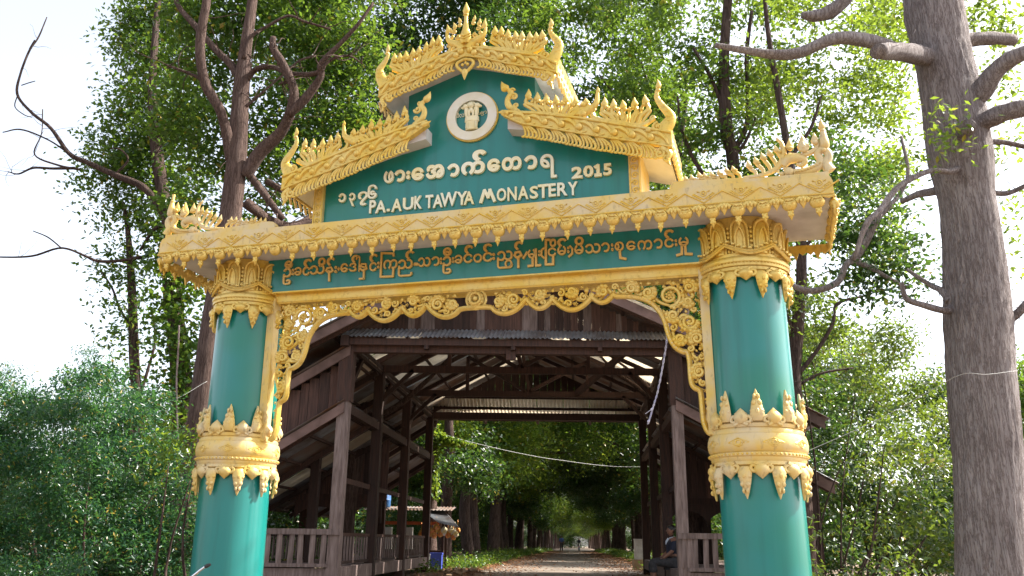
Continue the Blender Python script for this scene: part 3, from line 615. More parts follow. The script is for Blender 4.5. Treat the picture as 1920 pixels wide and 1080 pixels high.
# ------------------------------------------------------------------ ornament pieces, drawn in (a, c) with w towards the viewer
NB = (0, 1, 0)
def S2(pts, b): return [(x, b, z) for x, z in pts]
def stem(mb, pts, r, b=0, n=None, k=6, flat=.8): mb.tube(smooth_pts(S2(pts, b), n or max(6, len(pts) * 4)), np.interp(np.linspace(0, 1, n or max(6, len(pts) * 4)), np.linspace(0, 1, len(r)), r) if np.ndim(r) else r, k, flat=flat, nrm=NB)
def flame(mb, x, z, L, w, ang=0., b=0, curl=.15, k=6):
    d = np.array([sin(ang), cos(ang)]); s = np.array([cos(ang), -sin(ang)]); P = []; R = []
    for t, r in ((0, .35), (.12, .8), (.3, 1.), (.5, .8), (.75, .42), (1, .04)):
        p = np.array([x, z]) + d * L * t + s * curl * L * sin(t * pi) * .5; P.append((p[0], b, p[1])); R.append(r * w / 2)
    mb.tube(P, R, k, flat=.7, nrm=NB)
def volute(mb, x, z, r, a0, turns, sgn, th, b=0, bud=True, k=6):
    n = int(10 * turns) + 4; t = np.linspace(0, 1, n); rad = r * (1 - .78 * t); an = a0 + sgn * turns * 2 * pi * t
    P = [(x + rr * cos(q), b - .25 * th * tt, z + rr * sin(q)) for rr, q, tt in zip(rad, an, t)]
    mb.tube(P, th * (1 - .35 * t), k, flat=.9, nrm=NB)
    if bud: mb.ball((x, b - th * .4, z), [max(r * .25, th * .8)] * 3, 7, 4)
def rosette(mb, x, z, r, b, n=8):
    mb.ball((x, b - r * .1, z), [r * .32, r * .3, r * .32], 8, 5)
    for i in range(n):
        a = 2 * pi * i / n; mb.ball((x + cos(a) * r * .62, b, z + sin(a) * r * .62), [r * .27, r * .18, r * .27], 6, 4)
gate = empty('monastery_gate', GC, 'green and gold carved gateway arch spanning the road with PA.AUK TAWYA MONASTERY lettering', 'gate')
def gobj(mb, name, m, parent=gate, **kw): return mb.obj(name, M[m], parent, G, **kw)
def gpiece(name, me, a, b, c, parent, rot=None, scale=None, label=None):
    R = GROT if rot is None else GROT @ rot
    return link(name, me, parent, G([(a, b, c)])[0], R, scale, label)

# columns -------------------------------------------------------------
R0 = .347
def cyl(a_c):                                                # (u: angle from the front, z, w outward) -> local
    def f(V):
        th = V[:, 0]; r = V[:, 1]; return G(np.stack([a_c + r * np.sin(th), -r * np.cos(th), V[:, 2]], 1))
    return f
def ring_leaf(mb, L, w, th, up):                             # a leaf lying on the cylinder; u = angle, y = radius, z
    s = 1 if up else -1
    P = [(0, R0 + .035, 0), (0, R0 + .055, s * L * .2), (0, R0 + .045, s * L * .5), (0, R0 + .035, s * L * .8), (0, R0 + .03, s * L)]
    Rr = [w * .42, w * .5, w * .38, w * .2, .002]
    k = 8; V = []; F = []
    for (u, y, z), r in zip(P, Rr):
        for j in range(k):
            a = 2 * pi * j / k; V.append((r * cos(a) / R0, y + th * (r / w + .15) * sin(a), z))
    for i in range(4):
        for j in range(k): F.append((i * k + j, i * k + (j + 1) % k, (i + 1) * k + (j + 1) % k, (i + 1) * k + j))
    F.append(tuple(range(k))); mb.add(V, F)
    for q in (.3, .55, .75):                                  # overlapping scales down the leaf
        rr = w * np.interp(q, [0, .2, .5, .8, 1], [.42, .5, .38, .2, 0])
        for sg in (-1, 1): mb.ball((sg * rr * .55 / R0, R0 + .06, s * L * q), [rr * .5 / R0, .018, L * .09], 6, 4)
    mb.ball((0, R0 + .072, s * L * .28), [w * .16 / R0, .02, L * .11], 6, 5)
def cyl_volute(mb, u, z, r, sgn, th, up):
    t = np.linspace(0, 1, 14); an = (pi / 2 if not up else -pi / 2) + sgn * 1.35 * 2 * pi * t; rad = r * (1 - .7 * t)
    P = [((u + rr * cos(q) / R0), R0 + .05, z + rr * sin(q)) for rr, q in zip(rad, an)]
    V = []; F = []; k = 6
    for i, p in enumerate(P):
        q = P[min(i + 1, 13)]; p0 = P[max(i - 1, 0)]; d = np.array([(q[0] - p0[0]) * R0, q[2] - p0[2]]); d /= np.linalg.norm(d); nx = np.array([-d[1], d[0]])
        for j in range(k):
            a = 2 * pi * j / k; rr = th * (1 - .3 * i / 13); V.append((p[0] + nx[0] * cos(a) * rr / R0, p[1] + sin(a) * rr, p[2] + nx[1] * cos(a) * rr))
    for i in range(13):
        for j in range(k): F.append((i * k + j, i * k + (j + 1) % k, (i + 1) * k + (j + 1) % k, (i + 1) * k + j))
    mb.add(V, F)
def cylbud(mb, z, L, w, up):
    s = 1 if up else -1; k = 10
    prof = [(0.0, .5), (.15, .85), (.4, 1), (.65, .75), (.85, .35), (1, .03)]; V = []; F = []
    for t, r in prof:
        for j in range(k):
            a = 2 * pi * j / k; V.append((w / 2 * r * cos(a) / R0, R0 + .04 + w * .42 * r * max(-.3, sin(a)), z + s * L * t))
    for i in range(len(prof) - 1):
        for j in range(k): F.append((i * k + j, i * k + (j + 1) % k, (i + 1) * k + (j + 1) % k, (i + 1) * k + j))
    F.append(tuple(range(k))); mb.add(V, F)
def rotz(V, d): W = V.copy(); W[:, 0] += d; return W
for side in (-1, 1):
    ac = side * 2.5975; X = cyl(ac)
    mb = MB(); mb.lathe([(R0 * 1.012, -.3), (R0, 2.0), (R0 * .99, 4.46)], 72, (ac, 0, 0))
    col = gobj(mb, 'column', 'green', label=('green column standing at the %s side of the gate' % ('left' if side < 0 else 'right')))
    mb = MB(); mb.lathe([(R0 + .14, -.3), (R0 + .14, .25), (R0 + .08, .3), (R0 + .08, .42), (R0 + .02, .47)], 48, (ac, 0, 0)); gobj(mb, 'base', 'gold', col)
    # middle ring band
    prof = [(R0 + .0, 2.30), (R0 + .03, 2.30), (R0 + .05, 2.33), (R0 + .05, 2.35), (R0 + .065, 2.36), (R0 + .065, 2.385), (R0 + .045, 2.39), (R0 + .065, 2.41), (R0 + .073, 2.45), (R0 + .070, 2.50), (R0 + .058, 2.54), (R0 + .045, 2.545), (R0 + .048, 2.575), (R0 + .035, 2.59), (R0 + .03, 2.61), (R0, 2.61)]
    mb = MB(); mb.lathe(prof, 72, (ac, 0, 0)); ring = gobj(mb, 'ring_band', 'gold_pale', col)
    mb = MB()
    for i in range(66): a = 2 * pi * i / 66; mb.ball((ac + (R0 + .066) * sin(a), -(R0 + .066) * cos(a), 2.372), .0105, 6, 4)
    for i in range(9):
        a0 = (i + .5) * 2 * pi / 9
        def rel(P, r): mb.tube([(ac + (R0 + .071) * sin(a0 + u / R0), -(R0 + .071) * cos(a0 + u / R0), 2.465 + z) for u, z in P], r, 5)
        rel([(-.075, 0), (0, .035), (.075, 0), (0, -.035), (-.075, 0)], .005)
        rel([(.02 * cos(t), .02 * sin(t)) for t in np.linspace(0, 2 * pi, 9)], .006)
        for sg in (-1, 1): rel([(sg * .028, .012), (sg * .045, 0), (sg * .028, -.012)], .005)
    gobj(mb, 'beading', 'gold', col)
    # capital
    prof = [(R0, 3.97), (R0 + .03, 3.975), (R0 + .035, 3.995), (R0 + .055, 4.0), (R0 + .058, 4.02), (R0 + .045, 4.025), (R0 + .062, 4.035), (R0 + .066, 4.06), (R0 + .05, 4.085), (R0 + .03, 4.09), (R0 + .03, 4.12)]
    mb = MB(); mb.lathe(prof, 72, (ac, 0, 0)); gobj(mb, 'capital_ring', 'gold', col)
    mb = MB()
    for i in range(80): a = 2 * pi * i / 80; mb.ball((ac + (R0 + .05) * sin(a), -(R0 + .05) * cos(a), 4.026), .008, 5, 3)
    gobj(mb, 'beading', 'gold', col)
    mb = MB(); mb.lathe([(R0 + .01, 4.09), (R0 + .01, 4.14), (R0 + .0, 4.25), (R0 + .0, 4.474)], 96, (ac, 0, 0))
    gobj(mb, 'capital', 'gold', col)
    for i in range(12):                                       # upright lotus petals of the capital
        m2 = MB(); u0 = i * 2 * pi / 12; w = .078 / R0
        def cp(P, r, m2=m2, u0=u0): m2.tube([(ac + (R0 + q) * sin(u0 + u / R0), -(R0 + q) * cos(u0 + u / R0), z) for u, q, z in smooth_pts(P, 16)], r, 6)
        m2.tube([(ac + (R0 + q) * sin(u0), -(R0 + q) * cos(u0), z) for q, z in ((-.02, 4.12), (-.015, 4.2), (-.01, 4.33), (.0, 4.42), (.01, 4.455))], [.072, .072, .07, .058, .02], 8)
        cp([(-.062, .025, 4.12), (-.064, .03, 4.30), (-.05, .045, 4.39), (0, .062, 4.425), (.05, .045, 4.39), (.064, .03, 4.30), (.062, .025, 4.12)], .013)
        cp([(-.03, .055, 4.14), (-.031, .058, 4.27), (0, .07, 4.35), (.031, .058, 4.27), (.03, .055, 4.14)], .010)
        for q in range(6):
            for sg in (-1, 1):
                m2.ball((ac + (R0 + .03) * sin(u0 + sg * .090 / R0), -(R0 + .03) * cos(u0 + sg * .090 / R0), 4.14 + q * .044), [.014, .013, .019], 5, 3)
        gobj(m2, 'petal', 'gold', col)
    for i in range(6):                                        # swags crossing the petals' feet
        m2 = MB(); u0 = i * 2 * pi / 6 + .2
        for dz, r in ((0, .013), (.022, .009)):
            m2.tube([(ac + (R0 + .07) * sin(u0 + u), -(R0 + .07) * cos(u0 + u), 4.10 + dz + .085 * (abs(u) / .524) ** 1.6) for u in np.linspace(-.524, .524, 15)], r, 6)
        for u in np.linspace(-.46, .46, 9): m2.ball((ac + (R0 + .075) * sin(u0 + u), -(R0 + .075) * cos(u0 + u), 4.15 + .085 * (abs(u) / .524) ** 1.6), [.02, .02, .014], 5, 3)
        gobj(m2, 'swag', 'gold', col)
    # fringes of leaves, buds and volutes: below the capital, above and below the ring band
    n = 9; off0 = radians(-16 if side > 0 else -2)
    for (z, up, L, bl) in ((3.975, False, .27, .105), (2.30, False, .29, .12), (2.61, True, .30, .13)):
        sgn = 1 if up else -1
        for i in range(n):
            th = off0 + i * 2 * pi / n + (radians(20) if up else 0)
            if (side < 0 and up): th += 0
            m2 = MB(); ring_leaf(m2, L - .03, .105, .05, up); m2.V = [rotz(np.array(v), th) + np.array([0, 0, z + sgn * .03]) for v in m2.V]
            m2.obj('fringe_leaf', M['gold_pale' if z < 3 else 'gold'], col, X)
            m2 = MB(); cylbud(m2, 0, bl, .125, up); m2.V = [rotz(np.array(v), th + pi / n) + np.array([0, 0, z + sgn * .01]) for v in m2.V]
            m2.obj('fringe_bud', M['gold_pale' if z < 3 else 'gold'], col, X)
        m2 = MB()
        for i in range(n):
            th = off0 + i * 2 * pi / n + (radians(20) if up else 0)
            for sg in (-1, 1): cyl_volute(m2, th + sg * .070 / R0, z + sgn * .040, .040, sg * (1 if up else -1), .0175, up)
        ml = MB(); ml.lathe([(R0, z - sgn * .02), (R0 + .045, z - sgn * .015), (R0 + .05, z + sgn * .012), (R0 + .03, z + sgn * .03), (R0, z + sgn * .032)], 72, (ac, 0, 0)); gobj(ml, 'fringe_moulding', 'gold_pale' if z < 3 else 'gold', col)
        tag(m2.obj('fringe_scrolls', M['gold_pale' if z < 3 else 'gold'], col, X), kind='stuff')

# lintel ----------------------------------------------------------------
mb = MB(); mb.box(-2.30, 2.30, -.2, .2, 4.12, 4.476); lintel = gobj(mb, 'lintel', 'green', smooth=False)
mb = MB(); mb.box(-2.29, 2.29, -.205, .205, 4.104, 4.119); mb.box(-2.28, 2.28, -.135, .135, 4.025, 4.104); gobj(mb, 'lintel_moulding', 'gold', lintel, smooth=False)

# cornice ----------------------------------------------------------------
mb = MB()
def rbox(mb, a0, a1, b0, b1, c0, c1, r=.05):
    ro = [(a0, c0), (a1, c0), (a1, c1 - r), (a1 - r * .3, c1 - r * .3), (a1 - r, c1), (a0 + r, c1), (a0 + r * .3, c1 - r * .3), (a0, c1 - r)]
    mb.prism(ro, b0, b1)
rbox(mb, -3.40, 3.40, -.60, .50, 4.495, 4.69, .06)
cornice = gobj(mb, 'cornice', 'gold_pale', smooth=False)
mb = MB(); mb.box(-3.37, 3.37, -.57, .47, 4.478, 4.492); gobj(mb, 'soffit', 'white', cornice, smooth=False)
mb = MB()
mb.tube([(-3.4, -.603, 4.515), (3.4, -.603, 4.515)], .009, 5)
for i in range(21):
    a0 = -3.31 + i * .322; z0 = 4.53; 
    if abs(a0 + .161) > 3.3: continue
    mb.tube([(a0, -.602, z0 + .10), (a0 + .161, -.602, z0), (a0 + .322, -.602, z0 + .10)], .0065, 4)
    mb.tube([(a0 + .075, -.602, z0 + .093), (a0 + .161, -.602, z0 + .034), (a0 + .247, -.602, z0 + .093)], .0045, 4)
    for q in np.linspace(.25, .8, 5):
        for sg in (-1, 1): mb.ball((a0 + .161 + sg * .11 * q, -.602, z0 + .022 + .075 * q), [.012, .006, .009], 5, 3)
    mb.tube([(a0 + .161 + .024 * cos(t), -.603, z0 + .088 + .024 * sin(t)) for t in np.linspace(0, 2 * pi, 11)], .005, 4); mb.ball((a0 + .161, -.604, z0 + .088), [.011, .009, .011], 6, 4)
    for sg in (-1, 1): mb.tube([(a0 + .161 + sg * .03, -.602, z0 + .1), (a0 + .161 + sg * .055, -.602, z0 + .115), (a0 + .161 + sg * .05, -.602, z0 + .1)], .004, 4)
gobj(mb, 'chevron_relief', 'gold', cornice)
mb = MB()                                                     # jagged fringe boards on the ends and the back
def jag(mb, p0, p1, n, z0, z1, tip):
    p0 = np.array(p0); p1 = np.array(p1); d = (p1 - p0) / n; nv = np.array([d[1], -d[0]]); nv = nv / np.linalg.norm(nv) * .018
    for i in range(n):
        q = [(0, z0), (1, z0), (1, z1), (.82, z1 - tip * .35), (.66, z1), (.5, z1 - tip), (.34, z1), (.18, z1 - tip * .35), (0, z1)]
        V = [(*(p0 + d * (i + u) + s * nv), z) for s in (0, 1) for u, z in q]; k = 9
        mb.add(V, [tuple(range(k)), tuple(range(2 * k - 1, k - 1, -1))] + [(j, k + j, k + (j + 1) % k, (j + 1) % k) for j in range(k)])
jag(mb, (3.385, -.58), (3.385, .5), 6, 4.44, 4.39, .09); jag(mb, (-3.385, .5), (-3.385, -.58), 6, 4.44, 4.39, .09); jag(mb, (3.39, .49), (-3.39, .49), 34, 4.44, 4.37, .08)
gobj(mb, 'fringe_board', 'gold', cornice, smooth=False)
mb = MB()
for i in range(63):
    a0 = -3.36 + i * .1083; mb.tube([(a0 - .05, -.6, 4.497), (a0, -.602, 4.484), (a0 + .05, -.6, 4.497)], .012, 5); mb.ball((a0 + .05, -.605, 4.487), .011, 5, 4)
tag(gobj(mb, 'fringe_scrolls', 'gold', cornice), kind='stuff')
def pend(tip=True):                                           # ball pendant with pointed drop, origin at its top
    m2 = MB(); m2.ball((0, 0, -.052), [.056, .046, .050], 12, 8)
    for sg in (-1, 1): m2.tube([(sg * .004, -.046, -.035), (sg * .02, -.044, -.022), (sg * .038, -.032, -.04), (sg * .016, -.046, -.054)], .007, 5)
    m2.ball((0, -.036, -.068), [.012, .01, .01], 6, 4)
    if tip:
        m2.tube([(0, 0, -.095), (0, 0, -.11), (0, 0, -.128), (0, 0, -.15), (0, 0, -.18)], [.012, .019, .021, .014, .001], 7)
        for q in range(2):
            for sg in (-1, 1): m2.ball((sg * .013, -.012, -.112 - q * .025), [.011, .009, .014], 5, 4)
    return m2.mesh('pendant', M['gold'])
def drop():
    m2 = MB(); m2.tube([(0, 0, 0), (0, 0, -.025), (0, 0, -.05), (0, 0, -.09)], [.012, .026, .02, .001], 8, flat=.7, nrm=(0, 1, 0))
    for sg in (-1, 1): m2.tube([(sg * .012, -.006, -.01), (sg * .032, -.008, -.03), (sg * .026, -.006, -.052)], [.012, .014, .003], 6, flat=.7, nrm=(0, 1, 0))
    for sg in (-.5, .5): m2.ball((sg * .02, -.018, -.034), [.009, .008, .018], 5, 4)
    m2.ball((0, -.02, -.022), [.009, .008, .014], 5, 4)
    return m2.mesh('lotus_drop', M['gold'])
pm, pm0, dm = pend(), pend(False), drop()
RZ = lambda d: Matrix.Rotation(d, 3, 'Z')
rr = random.Random(3)
for i in range(31):
    a0 = -3.27 + i * .2175; gpiece('pendant', pm0 if i == 6 else pm, a0 + rr.uniform(-.006, .006), -.60, 4.497, cornice, rot=Matrix.Rotation(rr.uniform(-.09, .09), 3, 'Y'), scale=(1.15, 1.1, rr.uniform(1.05, 1.2)))
    if i < 30: gpiece('lotus_drop', dm, a0 + .10875, -.606, 4.512, cornice, scale=(1.5, 1.1, 1.3))
for sg in (-1, 1):
    for i in range(5):
        gpiece('pendant', pm, sg * 3.40, -.53 + i * .215, 4.497, cornice, rot=RZ(sg * pi / 2)); gpiece('lotus_drop', dm, sg * 3.405, -.42 + i * .215, 4.50, cornice, rot=RZ(sg * pi / 2))

# pediment body -----------------------------------------------------------
mb = MB(); mb.prism([(-1.72, 4.69), (1.72, 4.69), (1.72, 5.28), (.70, 5.62), (.70, 6.30), (0, 6.46), (-.70, 6.30), (-.70, 5.62), (-1.72, 5.28)], -.27, .27)
body = gobj(mb, 'pediment', 'green', smooth=False)
for sg in (-1, 1):
    mb = MB(); a0 = sg * 1.63; a1 = sg * 1.745; mb.box(min(a0, a1), max(a0, a1), -.31, .29, 4.70, 5.36); post = gobj(mb, 'pediment_post', 'gold_pale', body, smooth=False)
    mb = MB()
    for q in range(7):
        volute(mb, sg * 1.6875, 4.76 + q * .078, .034, 0 if q % 2 else pi, 1.3, 1 if q % 2 else -1, .009, b=-.312)
    for a in (1.642, 1.732): mb.tube([(sg * a, -.312, 4.70), (sg * a, -.312, 5.34)], .008, 5)
    gobj(mb, 'post_scrollwork', 'gold', body)

def f_(pts): X = [p[0] for p in pts]; Z = [p[1] for p in pts]; return lambda a: float(np.interp(a, X, Z))
slopeT = f_([(.38, 5.742), (.40, 5.737), (.77, 5.665), (1.19, 5.559), (1.60, 5.43), (2.06, 5.295)])
slopeB = f_([(.40, 5.71), (.60, 5.584), (1.02, 5.453), (1.50, 5.307), (1.87, 5.209), (2.06, 5.15)])
slopeF = f_([(.60, 5.452), (.92, 5.359), (1.31, 5.226), (1.69, 5.119), (1.85, 5.07), (2.02, 5.02)])
hoodT = f_([(0, 6.545), (.2, 6.49), (.44, 6.415), (.80, 6.305), (.97, 6.19)])
hoodB = f_([(0, 6.44), (.2, 6.385), (.45, 6.28), (.77, 6.175), (.97, 6.10)])
hoodF = f_([(0, 6.31), (.2, 6.285), (.43, 6.19), (.73, 6.10), (.92, 6.03)])
def trim(sg, T, B, F, a0, a1, fa, nb, parent, shift=0.):
    X = lambda pts: [(sg * x + shift, z) for x, z in pts]; BB = -.50
    S = np.linspace(a0, a1, 24)
    mb = MB(); mb.strip(X([(a, T(a)) for a in S]), X([(a, B(a)) for a in S]), BB, BB + .07)
    board = gobj(mb, 'bargeboard', 'gold', parent)
    mb = MB()
    stem(mb, X([(a, T(a) + .004) for a in S]), .016, BB - .006, n=30); stem(mb, X([(a, B(a)) for a in S]), .011, BB - .004, n=30)
    da = (a1 - a0 - .12) / nb
    for i in range(nb):
        a = a0 + .10 + da * i; t, b_ = T(a), B(a); h = t - b_; r = min(.036, h * .34)
        mb.ball((sg * a + shift, BB - .008, b_ + h * .40), [r, r * .9, r], 10, 6)
        stem(mb, X([(a + .01, b_ + h * .72), (a + da * .35, T(a + da * .35) - h * .22), (a + da * .7, T(a + da * .7) - h * .42), (a + da * .92, B(a + da * .92) + h * .12)]), [.012, .028, .022, .008], BB - .004, n=9)
        stem(mb, X([(a - .03, b_ + h * .2), (a + .02, b_ + h * .04), (a + da * .45, B(a + da * .45) + h * .22)]), [.008, .012, .006], BB - .004, n=7)
    gobj(mb, 'scroll_relief', 'gold', board)
    nf = max(3, int(round((fa[1] - fa[0]) / .137))); df = (fa[1] - fa[0]) / nf
    for i in range(nf):                                      # each comma-shaped cluster of the fringe
        m2 = MB(); a = fa[0] + df * i
        for q in range(4):
            x0 = a + .005 + q * .012; x1 = a + df * (.08 + q * .27); zt = B(x0) + .005; zb = F(x1 + .02)
            stem(m2, X([(x0, zt), (x0 + (x1 - x0) * .75 + .022, zt - (zt - zb) * .45), (x1 + .028, zb + .03), (x1 + .012, zb + .004), (x1 - .010, zb + .010)]), [.010, .013, .014, .014, .011], BB + .02 - q * .004, n=11)
        m2.ball((sg * (a + df * .93) + shift, BB + .01, B(a + df) - (B(a + df) - F(a + df)) * .48), .017, 7, 5)
        gobj(m2, 'fringe_curl', 'gold', board)
    return board
def fan(sg, pts, tips, parent, shift=0., name='crest_fan'):
    """pts: the boat-shaped base arc in (a,c); tips: flame tips"""
    X = lambda P: [(sg * x + shift, z) for x, z in P]; BB = -.47
    m2 = MB(); stem(m2, X(pts), [.022, .032, .036, .032, .024], BB, n=26, flat=.9)
    for e in (0, -1): volute(m2, sg * (pts[e][0] + (.022 if e == 0 else -.022)) + shift, pts[e][1], .026, 0 if (e == 0) == (sg < 0) else pi, 1.0, (1 if e == 0 else -1) * sg * -1, .012, b=BB - .006)
    f = gobj(m2, name, 'gold', parent); base = smooth_pts([(x, 0, z) for x, z in pts], 60); mid = .5 * (tips[0][0] + tips[-1][0]); span = (tips[-1][0] - tips[0][0]) / 2
    for k, (x, z) in enumerate(tips):
        m3 = MB(); u = (x - mid) / span if span else 0; bx = mid + (x - mid) * .55; i = int(np.argmin(abs(base[:, 0] - bx))); bz = base[i, 2]
        L = max(.06, z - bz); fl = min(.10, L * .42); zc = z - fl
        stem(m3, X([(bx, bz), (bx + (x - bx) * .35, bz + (zc - bz) * .45), (x + u * .012, bz + (zc - bz) * .72), (x, zc + .01)]), [.018, .023, .024, .020], BB, n=10)
        flame(m3, sg * x + shift, zc - .012, fl + .012, .072, ang=-.12 * u * sg, b=BB - .004, curl=.12 * (1 if u < 0 else -1) * sg)
        m3.ball((sg * (x - (.026 if u > 0 else -.026)) + shift, BB - .012, zc - .012), .021, 7, 5)
        if abs(u) < .12:
            for q in (-1, 1): stem(m3, X([(bx, bz), (bx + q * .02, bz + L * .2), (bx + q * .03, bz + L * .38)]), [.016, .018, .006], BB - .008, n=6)
        else:
            stem(m3, X([(bx + u * .02, bz), (bx + (x - bx) * .5 + u * .03, bz + (zc - bz) * .35), (x + u * .03, bz + (zc - bz) * .62), (x + u * .012, bz + (zc - bz) * .66)]), [.010, .015, .017, .013], BB - .006, n=9)
        gobj(m3, 'flame', 'gold', f)
    for k in range(len(tips) - 1):                            # smaller buds filling the gaps between the flames
        x = (tips[k][0] + tips[k + 1][0]) / 2; z = (tips[k][1] + tips[k + 1][1]) / 2; bx = mid + (x - mid) * .6; bz = base[int(np.argmin(abs(base[:, 0] - bx))), 2]; zz = bz + (z - bz) * .55; m3 = MB()
        stem(m3, X([(bx, bz), ((bx + x) / 2, bz + (zz - bz) * .5), (x, zz)]), [.014, .016, .012], BB + .012, n=8); m3.ball((sg * x + shift, BB + .004, zz), .02, 7, 5); flame(m3, sg * x + shift, zz, .045, .04, b=BB + .008)
        gobj(m3, 'bud', 'gold', f)
    return f
def end_horn(sg, base, pts, rad, parent, shift=0.):
    m2 = MB(); BB = -.47; P = [(sg * x + shift, z) for x, z in pts]
    stem(m2, P, rad, BB, n=22, k=10, flat=.6); x, z = P[-1]; flame(m2, x, z - .02, .11, .055, ang=0, b=BB)
    m2.ball((x, BB, z - .03), [.026, .02, .018], 8, 5)
    bx, bz = base; volute(m2, sg * bx + shift, bz, .05, pi / 2, 1.4, sg, .018, b=BB - .03); m2.ball((sg * (bx - .09) + shift, BB - .02, bz - .02), .034, 8, 6); m2.ball((sg * (bx - .15) + shift, BB - .02, bz - .012), .022, 8, 6)
    for q in np.linspace(.2, .8, 7):                          # incised-looking scale ridges along the horn
        i = q * (len(P) - 1); j = int(i); px = P[j][0] + (P[min(j + 1, len(P) - 1)][0] - P[j][0]) * (i - j); pz = P[j][1] + (P[min(j + 1, len(P) - 1)][1] - P[j][1]) * (i - j)
        r = np.interp(q, np.linspace(0, 1, len(rad)), rad); m2.tube([(px - r * .8, BB - r * .3, pz + .01), (px, BB - r * .62, pz - .012), (px + r * .8, BB - r * .3, pz + .01)], .006, 5)
    return gobj(m2, 'end_finial', 'gold', parent)
for sg in (-1, 1):
    sh = .02
    # slope roof slab and its white underside
    mb = MB(); S = [.44, .77, 1.19, 1.6, 2.0]
    mb.strip([(sg * a + sh, slopeT(a) - .012) for a in S], [(sg * a + sh, slopeT(a) - .15) for a in S], -.43, .45)
    roof = gobj(mb, 'slope_roof', 'white', body, label='sloping side roof of the pediment, %s half' % ('left' if sg < 0 else 'right'))
    bd = trim(sg, slopeT, slopeB, slopeF, .40, 2.05, (.60, 1.90), 9, roof, sh)
    tipsA = [(.658, 5.974), (.75, 5.927), (.843, 5.897), (.944, 5.866), (1.055, 5.861), (1.154, 5.813), (1.258, 5.788)]
    tipsB = [(1.42, 5.77), (1.507, 5.741), (1.602, 5.717), (1.727, 5.726), (1.833, 5.742)]
    fan(sg, [(.52, 5.80), (.56, 5.72), (.80, 5.672), (1.08, 5.615), (1.22, 5.665)], tipsA, roof, sh)
    fan(sg, [(1.30, 5.64), (1.34, 5.545), (1.55, 5.478), (1.76, 5.42), (1.90, 5.48)], tipsB, roof, sh)
    m2 = MB(); q = lambda P: [(sg * x + sh, z) for x, z in P]     # serpent scroll at the inner end
    stem(m2, q([(.56, 5.73), (.47, 5.80), (.45, 5.88), (.49, 5.95), (.45, 6.0)]), [.03, .034, .03, .034, .02], -.47, n=16, k=8)
    flame(m2, sg * .455 + sh, 5.985, .13, .09, ang=-sg * .55, b=-.475, curl=-.2 * sg); volute(m2, sg * .52 + sh, 5.90, .04, pi, 1.2, -sg, .016, b=-.48); volute(m2, sg * .50 + sh, 5.97, .03, 0, 1.1, sg, .012, b=-.48)
    gobj(m2, 'serpent_scroll', 'gold', roof)
    m2 = MB(); flame(m2, sg * .47 + sh, 5.70, .12, .07, ang=-sg * 1.25, b=-.505); gobj(m2, 'leaf_tip', 'gold', roof)
    m2 = MB(); stem(m2, q([(1.18, 5.60), (1.26, 5.64), (1.345, 5.70), (1.362, 5.78), (1.366, 5.83)]), [.05, .045, .03, .02, .014], -.48, n=14, k=8); flame(m2, sg * 1.368 + sh, 5.82, .07, .04, b=-.48)
    m2.ball((sg * 1.23 + sh, -.50, 5.60), .032, 8, 5); m2.ball((sg * 1.17 + sh, -.50, 5.605), .02, 8, 5); gobj(m2, 'middle_finial', 'gold', roof)
    end_horn(sg, (1.93, 5.37), [(1.96, 5.33), (2.03, 5.42), (2.045, 5.49), (1.975, 5.60), (1.93, 5.69), (1.935, 5.76), (1.945, 5.80)], [.08, .062, .045, .034, .025, .018, .013], roof, sh)
    m2 = MB()                                                 # scroll hanging at the outer corner
    volute(m2, sg * 1.93 + sh, 5.10, .05, pi / 2, 1.3, -sg, .02, b=-.49); stem(m2, q([(1.95, 5.16), (2.02, 5.10), (2.0, 5.03), (2.02, 4.975)]), [.03, .03, .024, .006], -.49, n=12)
    volute(m2, sg * 1.995 + sh, 5.04, .03, pi / 2, 1.1, sg, .014, b=-.50); gobj(m2, 'corner_scroll', 'gold', roof)
    # end bargeboard turned back along the side of the roof
    def sidebands(x, zt, zb, name, par):
        m2 = MB(); m2.box(x - .012, x + .012, -.46, .46, zb, zt); o = gobj(m2, name, 'gold_pale', par, smooth=False); m2 = MB()
        for i in range(9):
            b0 = -.42 + i * .105; xx = x + sg * .014
            m2.ball((xx, b0, (zt + zb) / 2), [.016, .03, .03], 8, 5)
            m2.tube([(xx, b0 - .04, zb), (xx, b0, zb - .045), (xx, b0 + .02, zb - .085), (xx, b0 - .005, zb - .085)], [.014, .015, .013, .01], 6)
            m2.tube([(x, b0, zt), (x, b0 + .02, zt + .05), (x, b0, zt + .10), (x, b0, zt + .15)], [.014, .018, .022, .002], 6)
        gobj(m2, 'side_relief', 'gold_pale', o)
    sidebands(sg * 2.03 + sh, 5.30, 5.15, 'side_bargeboard', roof)
    # crowning roof
    mb = MB(); S = [0, .2, .44, .8, .95]; mb.strip([(sg * a + sh, hoodT(a) - .01) for a in S], [(sg * a + sh, hoodT(a) - .13) for a in S], -.43, .45)
    hood = gobj(mb, 'crown_roof', 'white', body, label='crowning roof of the gate, %s half' % ('left' if sg < 0 else 'right'))
    trim(sg, hoodT, hoodB, hoodF, .0, .97, (.12, .86), 6, hood, sh)
    fan(sg, [(.17, 6.60), (.21, 6.51), (.42, 6.455), (.68, 6.375), (.83, 6.42)], [(.298, 6.76), (.371, 6.745), (.444, 6.70), (.527, 6.665), (.61, 6.65), (.693, 6.63), (.763, 6.615), (.83, 6.625)], hood, sh)
    end_horn(sg, (.85, 6.31), [(.90, 6.24), (.965, 6.34), (.985, 6.44), (.925, 6.54), (.895, 6.61), (.905, 6.66)], [.075, .058, .042, .028, .018, .012], hood, sh)
